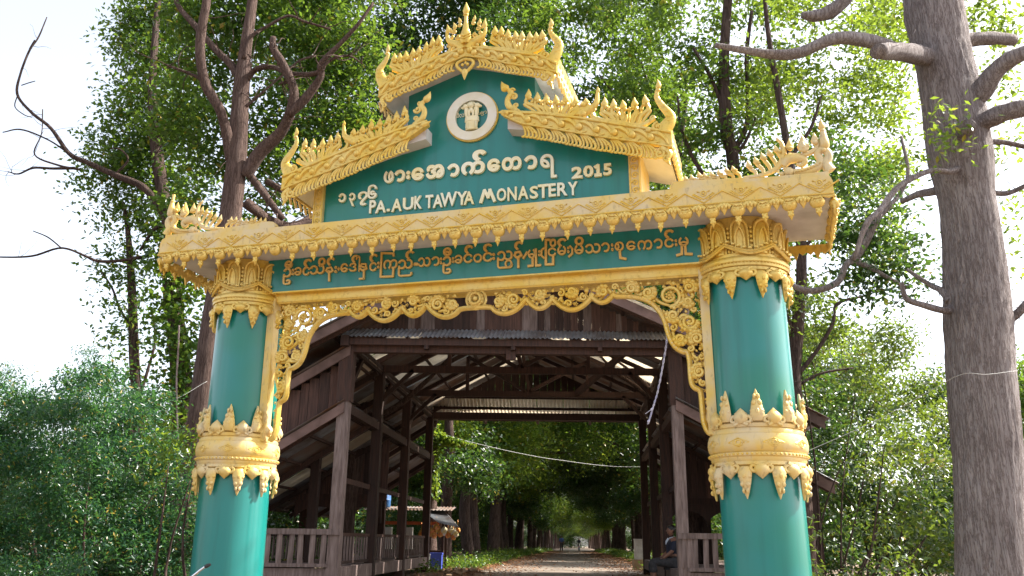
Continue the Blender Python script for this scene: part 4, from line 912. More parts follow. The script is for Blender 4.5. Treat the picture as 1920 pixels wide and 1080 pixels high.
    m2 = MB(); volute(m2, sg * .84 + sh, 6.07, .045, pi / 2, 1.3, -sg, .018, b=-.49); stem(m2, q([(.86, 6.12), (.93, 6.07), (.905, 6.0), (.925, 5.925)]), [.028, .028, .022, .006], -.49, n=12); volute(m2, sg * .90 + sh, 5.99, .028, pi / 2, 1.1, sg, .012, b=-.50)
    gobj(m2, 'corner_scroll', 'gold', hood); sidebands(sg * .96 + sh, 6.20, 6.06, 'side_bargeboard', hood)
    m2 = MB()                                                 # curling arms of the central finial
    stem(m2, q([(.03, 6.52), (.07, 6.58), (.14, 6.62), (.20, 6.67), (.215, 6.75)]), [.05, .05, .04, .024, .016], -.49, n=14, k=8); flame(m2, sg * .215 + sh, 6.74, .12, .055, b=-.49, curl=-.2 * sg)
    for (x, z, r, s) in ((.10, 6.68, .03, 1), (.13, 6.76, .028, -1), (.08, 6.83, .022, 1), (.16, 6.70, .02, 1)): volute(m2, sg * x + sh, z, r, pi / 2, 1.2, s * sg, .011, b=-.48)
    for (x, z, L, w) in ((.13, 6.79, .09, .05), (.075, 6.85, .08, .04), (.17, 6.75, .07, .04)): flame(m2, sg * x + sh, z, L, w, ang=sg * .2, b=-.48)
    m2.ball((sg * .05 + sh, -.50, 6.50), [.04, .035, .04], 9, 6); m2.ball((sg * .13 + sh, -.50, 6.545), .022, 8, 5); gobj(m2, 'finial_arm', 'gold', hood)
mb = MB(); mb.tube([(.02, -.50, z) for z in (6.58, 6.62, 6.68, 6.76, 6.84, 6.92)], [.05, .068, .06, .036, .022, .02], 12, flat=.8, nrm=NB)
mb.ball((.02, -.50, 6.93), [.032, .03, .016], 10, 5); flame(mb, .02, 6.935, .15, .075, b=-.50, curl=0, k=8)
for z, r in ((6.63, .07), (6.66, .062)): mb.tube([(.02 - r, -.53, z + .02), (.02, -.565, z - .02), (.02 + r, -.53, z + .02)], .007, 5)
gobj(mb, 'apex_finial', 'gold', body)
mb = MB()                                                     # openwork pendant under the apex
mb.tube(smooth_pts([(.02, -.50, 6.40), (-.06, -.5, 6.37), (-.065, -.5, 6.32), (.02, -.5, 6.23)], 14), .017, 7); mb.tube(smooth_pts([(.02, -.50, 6.40), (.10, -.5, 6.37), (.105, -.5, 6.32), (.02, -.5, 6.23)], 14), .017, 7)
flame(mb, .02, 6.28, -.13, .07, b=-.51, curl=0); mb.ball((-.008, -.5, 6.335), .019, 7, 5); mb.ball((.048, -.5, 6.335), .019, 7, 5); flame(mb, .02, 6.34, .05, .03, b=-.5)
gobj(mb, 'apex_pendant', 'gold', body)

# seal ---------------------------------------------------------------
ex_, ez_ = .03, 5.845; b0 = -.272
mb = MB()
k = 64
def annul(mb, r0, r1, b0, b1):
    V = []; F = []
    for j in range(k):
        a = 2 * pi * j / k
        for r, b in ((r0, b0), (r0, b1), (r1, b1), (r1, b0)): V.append((ex_ + r * cos(a), b, ez_ + r * sin(a)))
    for j in range(k):
        n_ = (j + 1) % k
        for q in range(4): F.append((j * 4 + q, j * 4 + (q + 1) % 4, n_ * 4 + (q + 1) % 4, n_ * 4 + q))
    mb.add(V, F)
annul(mb, .178, .272, b0, b0 - .04); seal = gobj(mb, 'seal_ring', 'ring', body, angle=30)
mb = MB(); annul(mb, .268, .284, b0, b0 - .022); gobj(mb, 'seal_rim', 'gold', seal, angle=30)
mb = MB()                                                     # three-headed lion pillar
mb.tube([(ex_, b0 - .02, z) for z in (5.69, 5.70, 5.72, 5.77, 5.785)], [.072, .07, .062, .066, .07], 14, flat=.5, nrm=NB)
mb.tube([(ex_, b0 - .02, z) for z in (5.785, 5.79, 5.83, 5.84)], [.078, .08, .078, .074], 14, flat=.5, nrm=NB)
for q in range(7): x = ex_ - .054 + q * .018; mb.tube([(x, b0 - .05, 5.70), (x * .95 + ex_ * .05, b0 - .05, 5.775)], .007, 5)
for sg in (-1, 1):
    mb.tube([(ex_ + sg * .05, b0 - .03, 5.835), (ex_ + sg * .055, b0 - .035, 5.88), (ex_ + sg * .05, b0 - .035, 5.93)], [.018, .024, .03], 8); mb.ball((ex_ + sg * .062, b0 - .04, 5.955), [.036, .03, .03], 8, 6); mb.ball((ex_ + sg * .095, b0 - .04, 5.945), [.02, .018, .014], 7, 5)
    mb.tube([(ex_ + sg * .02, b0 - .05, 5.835), (ex_ + sg * .022, b0 - .055, 5.90)], [.012, .014], 7)
mb.ball((ex_, b0 - .055, 5.955), [.032, .03, .035], 9, 6); mb.ball((ex_, b0 - .08, 5.945), [.014, .012, .012], 7, 5); mb.ball((ex_, b0 - .05, 5.905), [.026, .02, .03], 8, 6)
for i in range(9): a = pi * i / 8; mb.ball((ex_ + .045 * cos(a), b0 - .045, 5.96 + .035 * sin(a)), .012, 5, 4)
gobj(mb, 'lion_capital', 'letter', seal)

# lettering -------------------------------------------------------------
def glyph(ch, box, ox, oy, s, b, depth, m, parent, bold=.02, sub='letter'):
    x0, x1, y0, y1 = box; x0, x1, y0, y1 = ox + x0 / s, ox + x1 / s, oy + y0 / s, oy + y1 / s
    xm, ym = (x0 + x1) / 2, (y0 + y1) / 2; a0 = gp(x0, ym, b)[0]; a1 = gp(x1, ym, b)[0]; c1 = gp(xm, y0, b)[1]; c0 = gp(xm, y1, b)[1]
    cu = bpy.data.curves.new('letter', 'FONT'); cu.body = ch; cu.resolution_u = 3; cu.offset = bold; cu.extrude = .5
    o = bpy.data.objects.new('tmp', cu); COL.objects.link(o); bpy.context.view_layer.update()
    me = bpy.data.meshes.new_from_object(o.evaluated_get(bpy.context.evaluated_depsgraph_get())); bpy.data.objects.remove(o); bpy.data.curves.remove(cu)
    n = len(me.vertices); V = np.empty(n * 3); me.vertices.foreach_get('co', V); V = V.reshape(-1, 3)
    lo, hi = V.min(0), V.max(0); V = (V - lo) / np.maximum(hi - lo, 1e-6)
    W = np.stack([a0 + V[:, 0] * (a1 - a0), b - V[:, 2] * depth, c0 + V[:, 1] * (c1 - c0)], 1)
    me.vertices.foreach_set('co', G(W).ravel()); me.materials.clear(); me.materials.append(M[m]); me.name = 'letter'; me.update()
    return link(sub, me, parent)
def stroke(lines, ox, oy, s, b, depth, w, m, parent):         # letters drawn as flat strokes
    mb = MB()
    for ln in lines:
        P = [gp(ox + x / s, oy + y / s, b) for x, y in ln]
        for i in range(len(P) - 1):
            p, q = np.array(P[i]), np.array(P[i + 1]); d = q - p; d /= np.linalg.norm(d) + 1e-9; nn = np.array([-d[1], d[0]]) * w / 2; p = p - d * w * .35; q = q + d * w * .35
            mb.prism([tuple(p + nn), tuple(q + nn), tuple(q - nn), tuple(p - nn)], b - depth - .0004 * i, b)
    return mb.obj('letter', M[m], parent, G, smooth=False)
bt = -.273
def plate(name, par): return empty_part(name, par)
def empty_part(name, par):
    o = bpy.data.objects.new(name, None); COL.objects.link(o); o.parent = par; o.empty_display_size = .1; return o
t1_ = body
T = (700, 270, 4.085)
for ch, bx in (('ဖ', (88, 162, 212, 305)), ('ာ', (168, 250, 205, 295)), ('း', (260, 288, 213, 276)), ('ေ', (300, 392, 188, 284)), ('အ', (410, 548, 165, 270)), ('ာ', (572, 664, 158, 257)),
               ('က', (680, 860, 140, 240)), ('်', (765, 872, 52, 140)), ('ေ', (878, 976, 120, 218)), ('တ', (990, 1140, 106, 208)), ('ာ', (1160, 1260, 94, 200)), ('ရ', (1283, 1408, 84, 268))):
    glyph(ch, bx, *T, bt, .028, 'letter', t1_, bold=.02 if ch in 'ဖရ' else .045)
for ch, bx in (('2', (1522, 1606, 182, 270)), ('0', (1612, 1690, 172, 260)), ('5', (1764, 1830, 156, 246))): glyph(ch, bx, *T, bt, .028, 'letter', t1_, bold=.035)
for ch, bx in (('P', (-24, 24, 435, 534)), ('A', (22, 103, 438, 532)), ('A', (145, 224, 425, 522)), ('U', (232, 312, 415, 508)), ('K', (320, 378, 402, 502)), ('T', (404, 462, 396, 496)), ('A', (462, 536, 394, 492)), ('W', (518, 646, 375, 482)),
               ('Y', (644, 724, 370, 472)), ('A', (698, 776, 368, 468)), ('O', (950, 1022, 345, 442)), ('N', (1032, 1102, 335, 438)), ('A', (1112, 1192, 328, 430)), ('S', (1202, 1266, 328, 424)), ('T', (1264, 1346, 314, 418)),
               ('E', (1346, 1402, 308, 408)), ('R', (1412, 1490, 300, 402)), ('Y', (1494, 1568, 295, 398))): glyph(ch, bx, *T, bt, .022, 'letter', t1_, bold=.022)
mb = MB(); p0 = gp(700 + 108 / 4.085, 270 + 522 / 4.085, bt); mb.box(p0[0], p0[0] + .032, bt - .022, bt, p0[1], p0[1] + .028); gobj(mb, 'letter', 'letter', body, smooth=False)
stroke([[(828, 450), (856, 362), (884, 412), (898, 358), (932, 440)]], *T, bt, .022, .032, 'letter', body)
stroke([[(1704, 185), (1724, 172), (1726, 240)], [(1706, 246), (1744, 243)]], *T, bt, .028, .032, 'letter', body)
D = (280, 330, 3.)
for ch, bx in (('၁', (1070, 1110, 102, 152)), ('၃', (1128, 1162, 100, 174)), ('၇', (1178, 1234, 92, 170)), ('၆', (1234, 1284, 54, 132))): glyph(ch, bx, *D, bt, .026, 'letter', t1_, bold=.03)
E5 = (820, 160, 9.815)
for ch, bx in (('သ', (340, 400, 545, 600)), ('ီ', (370, 398, 510, 548)), ('လ', (410, 498, 530, 590)), ('ပ', (750, 800, 500, 540)), ('ည', (805, 860, 490, 555)), ('ာ', (868, 915, 475, 520)), ('သ', (500, 570, 335, 385)), ('မ', (590, 630, 330, 370)), ('ဓ', (640, 690, 300, 350))):
    glyph(ch, bx, *E5, b0 - .002, .008, 'letter', seal, bold=.0)
b2 = -.203; A4 = (520, 400, 4.8); A5 = (900, 400, 4.571); g2 = lambda ch, bx, K, bold=.015: glyph(ch, bx, *K, b2, .02, 'letter_gold', lintel, bold=bold)
for ch, bx in (('ဥ', (58, 130, 496, 646)), ('ီ', (74, 142, 430, 500)), ('း', (136, 157, 505, 560)), ('ခ', (160, 224, 488, 562)), ('င', (235, 298, 484, 562)), ('်', (244, 318, 415, 486)), ('သ', (300, 432, 470, 552)), ('ိ', (375, 440, 403, 474)),
               ('်', (452, 522, 398, 476)), ('း', (521, 543, 478, 540)), ('+', (546, 570, 486, 522)), ('ေ', (575, 642, 454, 534)), ('ဒ', (652, 718, 450, 528)), ('ါ', (712, 750, 384, 528)), ('်', (675, 742, 378, 450)),
               ('င', (835, 900, 444, 524)), ('်', (835, 908, 368, 444)), ('း', (905, 926, 440, 500)), ('က', (962, 1086, 420, 504)), ('ည', (1092, 1222, 418, 572)), ('်', (1160, 1236, 338, 418)),
               ('သ', (1272, 1384, 400, 484)), ('ာ', (1392, 1466, 392, 476)), ('း', (1468, 1488, 402, 462)), ('ဥ', (1492, 1570, 390, 548)), ('ီ', (1497, 1574, 312, 388)), ('း', (1576, 1598, 400, 450)), ('ခ', (1600, 1670, 378, 456)),
               ('င', (1680, 1760, 368, 450)), ('်', (1690, 1766, 290, 372)), ('ဝ', (1770, 1846, 368, 446))): g2(ch, bx, A4)
K = (*A4, b2, .02)
stroke([[(448, 520), (470, 540), (505, 520), (490, 490), (455, 500), (448, 520)], [(472, 520), (472, 610)]], *K, .02, 'letter_gold', lintel)
stroke([[(752, 500), (770, 518), (810, 500), (800, 460), (765, 462), (752, 480), (790, 490)], [(785, 515), (783, 590)], [(783, 590), (745, 594)]], *K, .018, 'letter_gold', lintel)
stroke([[(1052, 385), (1050, 365), (945, 362), (935, 575), (1045, 572), (1050, 505)]], *K, .02, 'letter_gold', lintel)
stroke([[(1243, 462), (1262, 462)]], *K, .03, 'letter_gold', lintel)
for ch, bx in (('င', (28, 110, 338, 418)), ('်', (32, 108, 264, 338)), ('း', (110, 132, 345, 402)), ('ည', (150, 284, 325, 476)), ('ဝ', (216, 280, 402, 470)), ('်', (298, 372, 243, 320)), ('မ', (414, 480, 312, 390)), ('း', (502, 522, 320, 372)),
               ('င', (584, 656, 298, 372)), ('ိ', (600, 658, 222, 292)), ('မ', (666, 742, 284, 362)), ('်', (666, 746, 218, 292)), ('း', (750, 770, 290, 345)), ('မ', (812, 890, 275, 354)), ('ိ', (814, 892, 205, 278)), ('သ', (905, 1036, 264, 346)), ('ာ', (1042, 1114, 254, 336)),
               ('း', (1126, 1146, 262, 328)), ('စ', (1156, 1236, 248, 326)), ('ေ', (1256, 1336, 240, 320)), ('က', (1352, 1478, 234, 318)), ('ာ', (1490, 1568, 222, 306)), ('င', (1582, 1662, 218, 298)), ('်', (1580, 1664, 144, 220)), ('း', (1670, 1692, 228, 284)), ('မ', (1702, 1790, 208, 286))): g2(ch, bx, A5)
K = (*A5, b2, .02)
stroke([[(300, 365), (320, 385), (360, 365), (345, 335), (310, 340), (300, 365)], [(332, 385), (332, 465)]], *K, .022, 'letter_gold', lintel)
stroke([[(375, 388), (408, 338)]], *K, .02, 'letter_gold', lintel)
stroke([[(455, 390), (455, 452), (418, 456)], [(482, 312), (484, 452), (520, 448)]], *K, .022, 'letter_gold', lintel)
stroke([[(552, 302), (532, 320), (530, 365), (552, 388)]], *K, .018, 'letter_gold', lintel)
stroke([[(600, 232), (568, 230), (568, 442), (630, 440), (630, 372)]], *K, .022, 'letter_gold', lintel)
stroke([[(775, 285), (796, 310), (792, 350), (765, 375)]], *K, .018, 'letter_gold', lintel)
stroke([[(1200, 325), (1205, 385), (1250, 395)]], *K, .022, 'letter_gold', lintel)
stroke([[(1732, 285), (1732, 352), (1690, 364)], [(1760, 285), (1765, 352), (1818, 354)]], *K, .022, 'letter_gold', lintel)

# carved screen under the lintel -----------------------------------------
inner = [(.0, 3.845)]
for cx_, hw, dep in ((.31, .21, .06), (.66, .13, .045), (.98, .20, .06), (1.27, .11, .035)):
    for t in np.linspace(-1, 1, 9): inner.append((cx_ + hw * t, 3.895 - dep * (1 - t * t) * 2.2))
inner += [(1.40, 3.87), (1.50, 3.862), (1.62, 3.84), (1.72, 3.79), (1.80, 3.70), (1.845, 3.60), (1.87, 3.48), (1.915, 3.37), (1.985, 3.315), (2.03, 3.30), (2.045, 3.22), (2.047, 3.06), (2.065, 2.99), (2.105, 2.965), (2.125, 2.93), (2.13, 2.80), (2.135, 2.68), (2.16, 2.60), (2.195, 2.57)]
inner = [p for i, p in enumerate(inner) if i == 0 or p[0] > .10 or i > 9]
SC = -.10
screen_mb = MB()
shf = lambda a: a + .03
for sg in (-1, 1): 
    P = [(sg * a + .03, c) for a, c in inner]
    stem(screen_mb, P, .026, SC, n=150, k=7, flat=1.4)
screen = gobj(screen_mb, 'carved_screen', 'gold', gate)
mb = MB()
Q = smooth_pts([(a, 0, c) for a, c in inner if a > 1.4], 60)
for sg in (-1, 1):
    for p in Q[::1]: mb.ball((sg * p[0] + .03, SC - .026, p[2]), .0125, 5, 3)
tag(gobj(mb, 'edge_beading', 'gold_pale', screen), kind='stuff')
for sg in (-1, 1):
    mb = MB(); a0, a1 = sorted((sg * 2.205 + .0, sg * 2.285)); mb.box(a0, a1, SC - .06, SC + .05, 2.56, 4.06); gobj(mb, 'screen_post', 'gold_pale', screen, smooth=False)
mb = MB(); mb.tube([(-2.2, SC - .02, 4.02), (2.2, SC - .02, 4.02)], .016, 6); gobj(mb, 'screen_rail', 'gold', screen)
mb = MB(); rosette(mb, .04, 3.925, .095, SC - .03, 12); mb.tube([(.04 + .055 * cos(t), SC - .055, 3.925 + .055 * sin(t)) for t in np.linspace(0, 2 * pi, 20)], .012, 6); mb.tube([(.04 + .1 * cos(t), SC - .01, 3.925 + .1 * sin(t)) for t in np.linspace(0, 2 * pi, 24)], .014, 6); mb.ball((.04, SC, 3.925), [.09, .02, .09], 14, 5)
gobj(mb, 'screen_rosette', 'gold', screen)
# circle packing inside the half screen, filled with scrolls
poly = [(a, c) for a, c in inner if a > .12] + [(2.20, 2.60), (2.20, 4.01), (.12, 4.01)]
def seg_d(px, pz, poly):
    dmin = 9; inside = False; n = len(poly)
    for i in range(n):
        x1, z1 = poly[i]; x2, z2 = poly[(i + 1) % n]
        if (z1 > pz) != (z2 > pz) and px < (x2 - x1) * (pz - z1) / (z2 - z1) + x1: inside = not inside
        dx, dz = x2 - x1, z2 - z1; t = max(0, min(1, ((px - x1) * dx + (pz - z1) * dz) / (dx * dx + dz * dz + 1e-12))); dmin = min(dmin, hypot(px - x1 - t * dx, pz - z1 - t * dz))
    return dmin if inside else -1
rr = random.Random(21); circ = [(1.90, 3.84, .125)]
for rmax, rmin, tries in ((.085, .055, 700), (.055, .035, 1600), (.034, .020, 3000), (.02, .012, 2500)):
    for _ in range(tries):
        x = rr.uniform(.14, 2.2); z = rr.uniform(2.6, 4.0); d = seg_d(x, z, poly) - .012
        if d < rmin: continue
        for (u, v, q) in circ: d = min(d, hypot(x - u, z - v) - q - .002)
        if d >= rmin: circ.append((x, z, min(d, rmax)))
for sg in (-1, 1):
    rr = random.Random(5 if sg > 0 else 6); big = [c for c in circ if c[2] >= .05]; small = [c for c in circ if c[2] < .05]
    for (x, z, r) in big:
        m2 = MB(); X = sg * x + .03; s = rr.choice([-1, 1]); a0 = rr.uniform(0, 6.28)
        volute(m2, X, z, r * .86, a0, 1.5, s, .022, b=SC - .01); 
        if r > .1: rosette(m2, X, z, .045, SC - .035, 7)
        for q in range(5):                                    # leaves springing off the scroll
            a = a0 + s * (.35 + q * .62); m2.ball((X + cos(a) * r * .98, SC - .02, z + sin(a) * r * .98), [.024, .020, .024], 6, 4)
            m2.tube([(X + cos(a) * r * .8, SC, z + sin(a) * r * .8), (X + cos(a + s * .3) * r * 1.05, SC - .02, z + sin(a + s * .3) * r * 1.05), (X + cos(a + s * .55) * r * 1.0, SC - .02, z + sin(a + s * .55) * r * 1.0)], [.013, .020, .011], 6)
        q = min(((hypot(x - c[0], z - c[1]), c) for c in big if c[:2] != (x, z)), default=None)
        if q and q[0] < .32:
            x2, z2, r2 = q[1]; mx, mz = (x + x2) / 2 + (z2 - z) * .25 * s, (z + z2) / 2 - (x2 - x) * .25 * s
            stem(m2, [(X + cos(a0) * r * .86, z + sin(a0) * r * .86), (sg * mx + .03, mz), (sg * x2 + .03, z2 + r2 * .6)], [.019, .021, .014], SC + .012, n=10)
        gobj(m2, 'scroll', 'gold', screen)
    m2 = MB()
    for i, (x, z, r) in enumerate(small):
        X = sg * x + .03
        if r > .03: volute(m2, X, z, r * .85, rr.uniform(0, 6.28), 1.2, rr.choice([-1, 1]), .0135, b=SC - .008)
        elif r > .02 and i % 2: rosette(m2, X, z, r * .95, SC - .01, 5)
        else:
            a = rr.uniform(0, 6.28); flame(m2, X - sin(a) * r, z - cos(a) * r, r * 2.1, r * 1.5, ang=a, b=SC - .005)
    for i in range(520):
        x = rr.uniform(.14, 2.2); z = rr.uniform(2.6, 4.0)
        if seg_d(x, z, poly) < .022: continue
        a = rr.uniform(0, 6.28); r = rr.uniform(.014, .022); flame(m2, sg * x + .03 - sin(a) * r, z - cos(a) * r, r * 2.4, r * 1.5, ang=a, b=SC + .016)
    # wandering vine that ties the scrolls together
    c2 = sorted([c for c in circ if c[2] > .03], key=lambda c: (c[0] if c[1] > 3.7 else 2.3 + (3.7 - c[1])))
    for i in range(len(c2) - 1):
        a, b = c2[i], c2[i + 1]
        if hypot(a[0] - b[0], a[1] - b[1]) < .30:
            mx, mz = (a[0] + b[0]) / 2, (a[1] + b[1]) / 2; nx, nz = (b[1] - a[1]) * .3, -(b[0] - a[0]) * .3
            stem(m2, [(sg * a[0] + .03, a[1] + a[2] * .7), (sg * (mx + nx) + .03, mz + nz), (sg * b[0] + .03, b[1] - b[2] * .7)], [.013, .017, .013], SC + .014, n=9)
    tag(gobj(m2, 'leaf_filling', 'gold', screen), kind='stuff')

# mythical bird and flame crests on the cornice ends ---------------------------
for sg in (-1, 1):
    q = lambda P: [(sg * x, z) for x, z in P]; BB = -.52
    k_ = .97 if sg < 0 else 1.0
    mb = MB(); mb.box(min(sg * 2.03, sg * 3.38), max(sg * 2.03, sg * 3.38), BB - .04, BB + .06, 4.69, 4.735); mb.prism(q([(2.03, 4.735), (2.06, 4.775), (2.12, 4.785), (2.7, 4.755), (2.75, 4.735)]), BB - .03, BB + .05)
    crest = gobj(mb, 'corner_crest', 'gold_pale', smooth=False, label='flame crest with a scrolled bird on the %s end of the cornice' % ('left' if sg < 0 else 'right'))
    stems_ = [(2.18, 4.835), (2.235, 4.84), (2.30, 4.86), (2.35, 4.85), (2.41, 4.855), (2.475, 4.865), (2.54, 4.88), (2.60, 4.885), (2.735, 4.90), (2.80, 4.93), (2.86, 4.965), (2.92, 4.995), (2.98, 5.02)]
    for i, (x, z) in enumerate(stems_):
        m2 = MB(); zb = 4.76 + max(0, x - 2.7) * .12
        stem(m2, q([(x + .05, zb), (x + .045, zb + (z - zb) * .35), (x + .01, z - .06), (x - .005, z - .035)]), [.012, .018, .018, .014], BB, n=9)
        flame(m2, sg * (x - .005), z - .05, .06 + .02 * (x > 2.7), .042 + .012 * (x > 2.7), ang=-sg * .15, b=BB - .004, curl=.1 * sg); m2.ball((sg * (x + .018), BB - .014, z - .045), .014, 6, 4)
        gobj(m2, 'flame', 'gold_pale', crest)
    m2 = MB(); stem(m2, q([(2.68, 4.765), (2.84, 4.775), (2.94, 4.81), (3.0, 4.87), (3.02, 4.93), (3.03, 4.955)]), [.016, .02, .024, .026, .024, .02], BB, n=16)
    # bird: body, neck, breast, tail
    stem(m2, q([(3.02, 4.84), (3.07, 4.90), (3.15, 4.90), (3.20, 4.87), (3.17, 4.83), (3.13, 4.85)]), [.03, .052, .046, .03, .022, .014], BB, n=18, k=9)
    stem(m2, q([(3.10, 4.77), (3.20, 4.765), (3.30, 4.80), (3.33, 4.86), (3.31, 4.92), (3.34, 4.955), (3.385, 4.94), (3.40, 4.89), (3.37, 4.82), (3.40, 4.75)]), [.03, .042, .038, .034, .034, .036, .034, .036, .044, .05], BB, n=34, k=9)
    m2.ball((sg * 3.06, BB - .01, 4.775), [.045, .04, .045], 9, 6); m2.ball((sg * 3.0, BB - .01, 4.762), [.024, .02, .022], 8, 5); m2.ball((sg * 3.36, BB - .03, 4.945), [.02, .015, .02], 7, 5)
    stem(m2, q([(3.035, 4.95), (3.03, 5.02), (3.02, 5.07), (3.0, 5.09)]), [.026, .022, .018, .014], BB, n=10); flame(m2, sg * 3.0, 5.085, .045, .036, ang=-sg * .5, b=BB)
    for t in np.linspace(0, 1, 9): m2.ball((sg * (3.12 + .20 * t), BB - .04, 4.765 + .06 * t * t), [.014, .008, .010], 5, 3)
    gobj(m2, 'bird', 'gold_pale', crest)
    m2 = MB(); stem(m2, q([(3.07, 4.95), (3.16, 4.925), (3.25, 4.94), (3.31, 4.985), (3.325, 5.03)]), [.016, .022, .024, .02, .014], BB, n=14)
    for (x, z, L, w) in ((3.09, 4.98, .12, .07), (3.20, 4.955, .165, .105), (3.30, 5.01, .12, .07)): flame(m2, sg * x, z, L, w, b=BB, curl=0, k=8); m2.ball((sg * x, BB - .02, z + .015), [w * .4, .02, w * .3], 8, 5)
    for (x, z, L, w) in ((3.20, 4.965, .08, .05),): flame(m2, sg * x, z, L, w, b=BB - .03, curl=0)
    gobj(m2, 'flower_crown', 'gold_pale', crest)
    m2 = MB(); m2.tube([(sg * 3.375, BB, z) for z in (4.97, 4.99, 5.03, 5.09, 5.13)], [.03, .044, .042, .03, .022], 10); m2.ball((sg * 3.372, BB, 5.14), [.026, .026, .016], 9, 5)
    if sg > 0: flame(m2, sg * 3.37, 5.145, .11, .06, b=BB, curl=0, k=8)
    else: m2.tube([(sg * 3.37, BB, z) for z in (5.145, 5.19, 5.225)], [.018, .016, .018], 7)
    gobj(m2, 'corner_finial', 'gold_pale', crest)
# ------------------------------------------------------------------ wooden pavilion over the road
PB = np.array([0, 16.0, gh(16)])
pav = empty('wooden_pavilion', PB, 'weathered wooden pavilion with corrugated tin roofs spanning the road behind the gate', 'pavilion')
def PV(V): V = np.array(V, float); W = V.copy(); W[:, 0] = V[:, 0] + .0825 * (V[:, 1] - 16); return W - PB
def pobj(mb, name, m, parent=pav, smooth=False, **kw): return mb.obj(name, M[m], parent, PV, smooth=smooth, **kw)
def pbeam(name, p, q, w, h, m='wood', parent=pav, **kw):
    mb = MB(); mb.beam(p, q, w, h); return pobj(mb, name, m, parent, **kw)
YP = (16.0, 18.7, 21.8, 25.2)
for sg in (-1, 1):
    for i, y in enumerate(YP):
        mb = MB(); w = .105 if i == 0 else .10; mb.box(sg * 3.13 - w, sg * 3.13 + w, y - w, y + w, gh(y) - .2, 4.15 if i == 0 else 5.3)
        pobj(mb, 'post', 'woodg' if i == 0 else 'wood')
        if i == 0:
            mb = MB(); mb.box(sg * 3.13 - .13, sg * 3.13 + .13, y - .12, y + .14, 4.15, 5.4); pobj(mb, 'post', 'wood')
        mb = MB(); mb.box(sg * 5.55 - .09, sg * 5.55 + .09, y - .09, y + .09, gh(y) - .2, 2.9 if i else 2.7); pobj(mb, 'post', 'wood')
        mb = MB(); mb.box(sg * 4.4 - .09, sg * 4.4 + .09, y - .09, y + .09, gh(y) - .2, 3.4)
        if i: pobj(mb, 'post', 'wood')
    # deck
    pbeam('deck_beam', (sg * 3.12, 15.9, 1.07), (sg * 3.12, 25.3, 1.14), .14, .24, 'woodg')
    pbeam('deck_beam', (sg * 3.2, 15.97, 1.10), (sg * 5.6, 15.97, 1.10), .10, .14, 'woodg'); pbeam('deck_beam', (sg * 5.55, 15.9, 1.07), (sg * 5.55, 25.3, 1.1), .12, .18)
    for i in range(24):
        mb = MB(); y = 16.08 + i * .385; mb.box(min(sg * 3.2, sg * 5.5), max(sg * 3.2, sg * 5.5), y, y + .37, 1.18, 1.21); pobj(mb, 'floorboard', 'woodg')
    # front railing
    R = empty_part('railing', pav)
    mb = MB(); mb.box(min(sg * 3.03, sg * 5.6), max(sg * 3.03, sg * 5.6), 15.86, 15.93, 1.745, 1.845); pobj(mb, 'top_rail', 'woodg', R)
    mb = MB(); mb.box(min(sg * 3.2, sg * 5.6), max(sg * 3.2, sg * 5.6), 15.87, 15.92, 1.19, 1.25); pobj(mb, 'bottom_rail', 'woodg', R)
    mb = MB(); mb.box(-.047, .047, -.015, .015, 0, .50); bal = mb.mesh('baluster', M['woodg'], smooth=False); rr = random.Random(4 + sg)
    for i in range(12):
        if sg < 0 and i == 0: continue
        u = sg * (3.12 + .195 * i + rr.uniform(-.015, .015)); link('baluster', bal, R, PV([(u, 15.90, 1.248)])[0], Matrix.Rotation(rr.uniform(-.03, .03), 3, 'Y'))
    if sg > 0:
        for u in (3.2, 3.245, 3.30): link('baluster', bal, R, PV([(u + .03, 15.905, 1.248)])[0])
    # railing along the passage, thin balusters
    if sg < 0:
        R = empty_part('railing', pav); pbeam('top_rail', (sg * 3.16, 16.2, 1.76), (sg * 3.16, 25.1, 1.80), .06, .06, 'wood', R); pbeam('bottom_rail', (sg * 3.16, 16.2, 1.26), (sg * 3.16, 25.1, 1.30), .05, .05, 'wood', R)
        mb = MB(); mb.box(-.012, .012, -.035, .035, 0, .48); bal2 = mb.mesh('baluster', M['woodg'], smooth=False)
        for i in range(42): link('baluster', bal2, R, PV([(sg * 3.16, 16.35 + .212 * i, 1.285)])[0])
    R = empty_part('railing', pav); pbeam('top_rail', (sg * 5.55, 16.1, 1.78), (sg * 5.55, 25.1, 1.78), .06, .07, 'wood', R)
    for i in range(40): link('baluster', bal, R, PV([(sg * 5.55, 16.2 + .225 * i, 1.25)])[0], Matrix.Rotation(pi / 2, 3, 'Z'))
    # eave beams, wall plates
    pbeam('eave_beam', (sg * 3.13, 15.7, 5.28), (sg * 3.13, 26.0, 5.28), .14, .2); pbeam('eave_beam', (sg * 5.55, 15.7, 2.72 if sg < 0 else 2.86), (sg * 5.55, 26.0, 2.72 if sg < 0 else 2.86), .12, .16)
    pbeam('eave_beam', (sg * 3.13, 15.9, 4.05), (sg * 3.13, 25.4, 4.05), .12, .16)
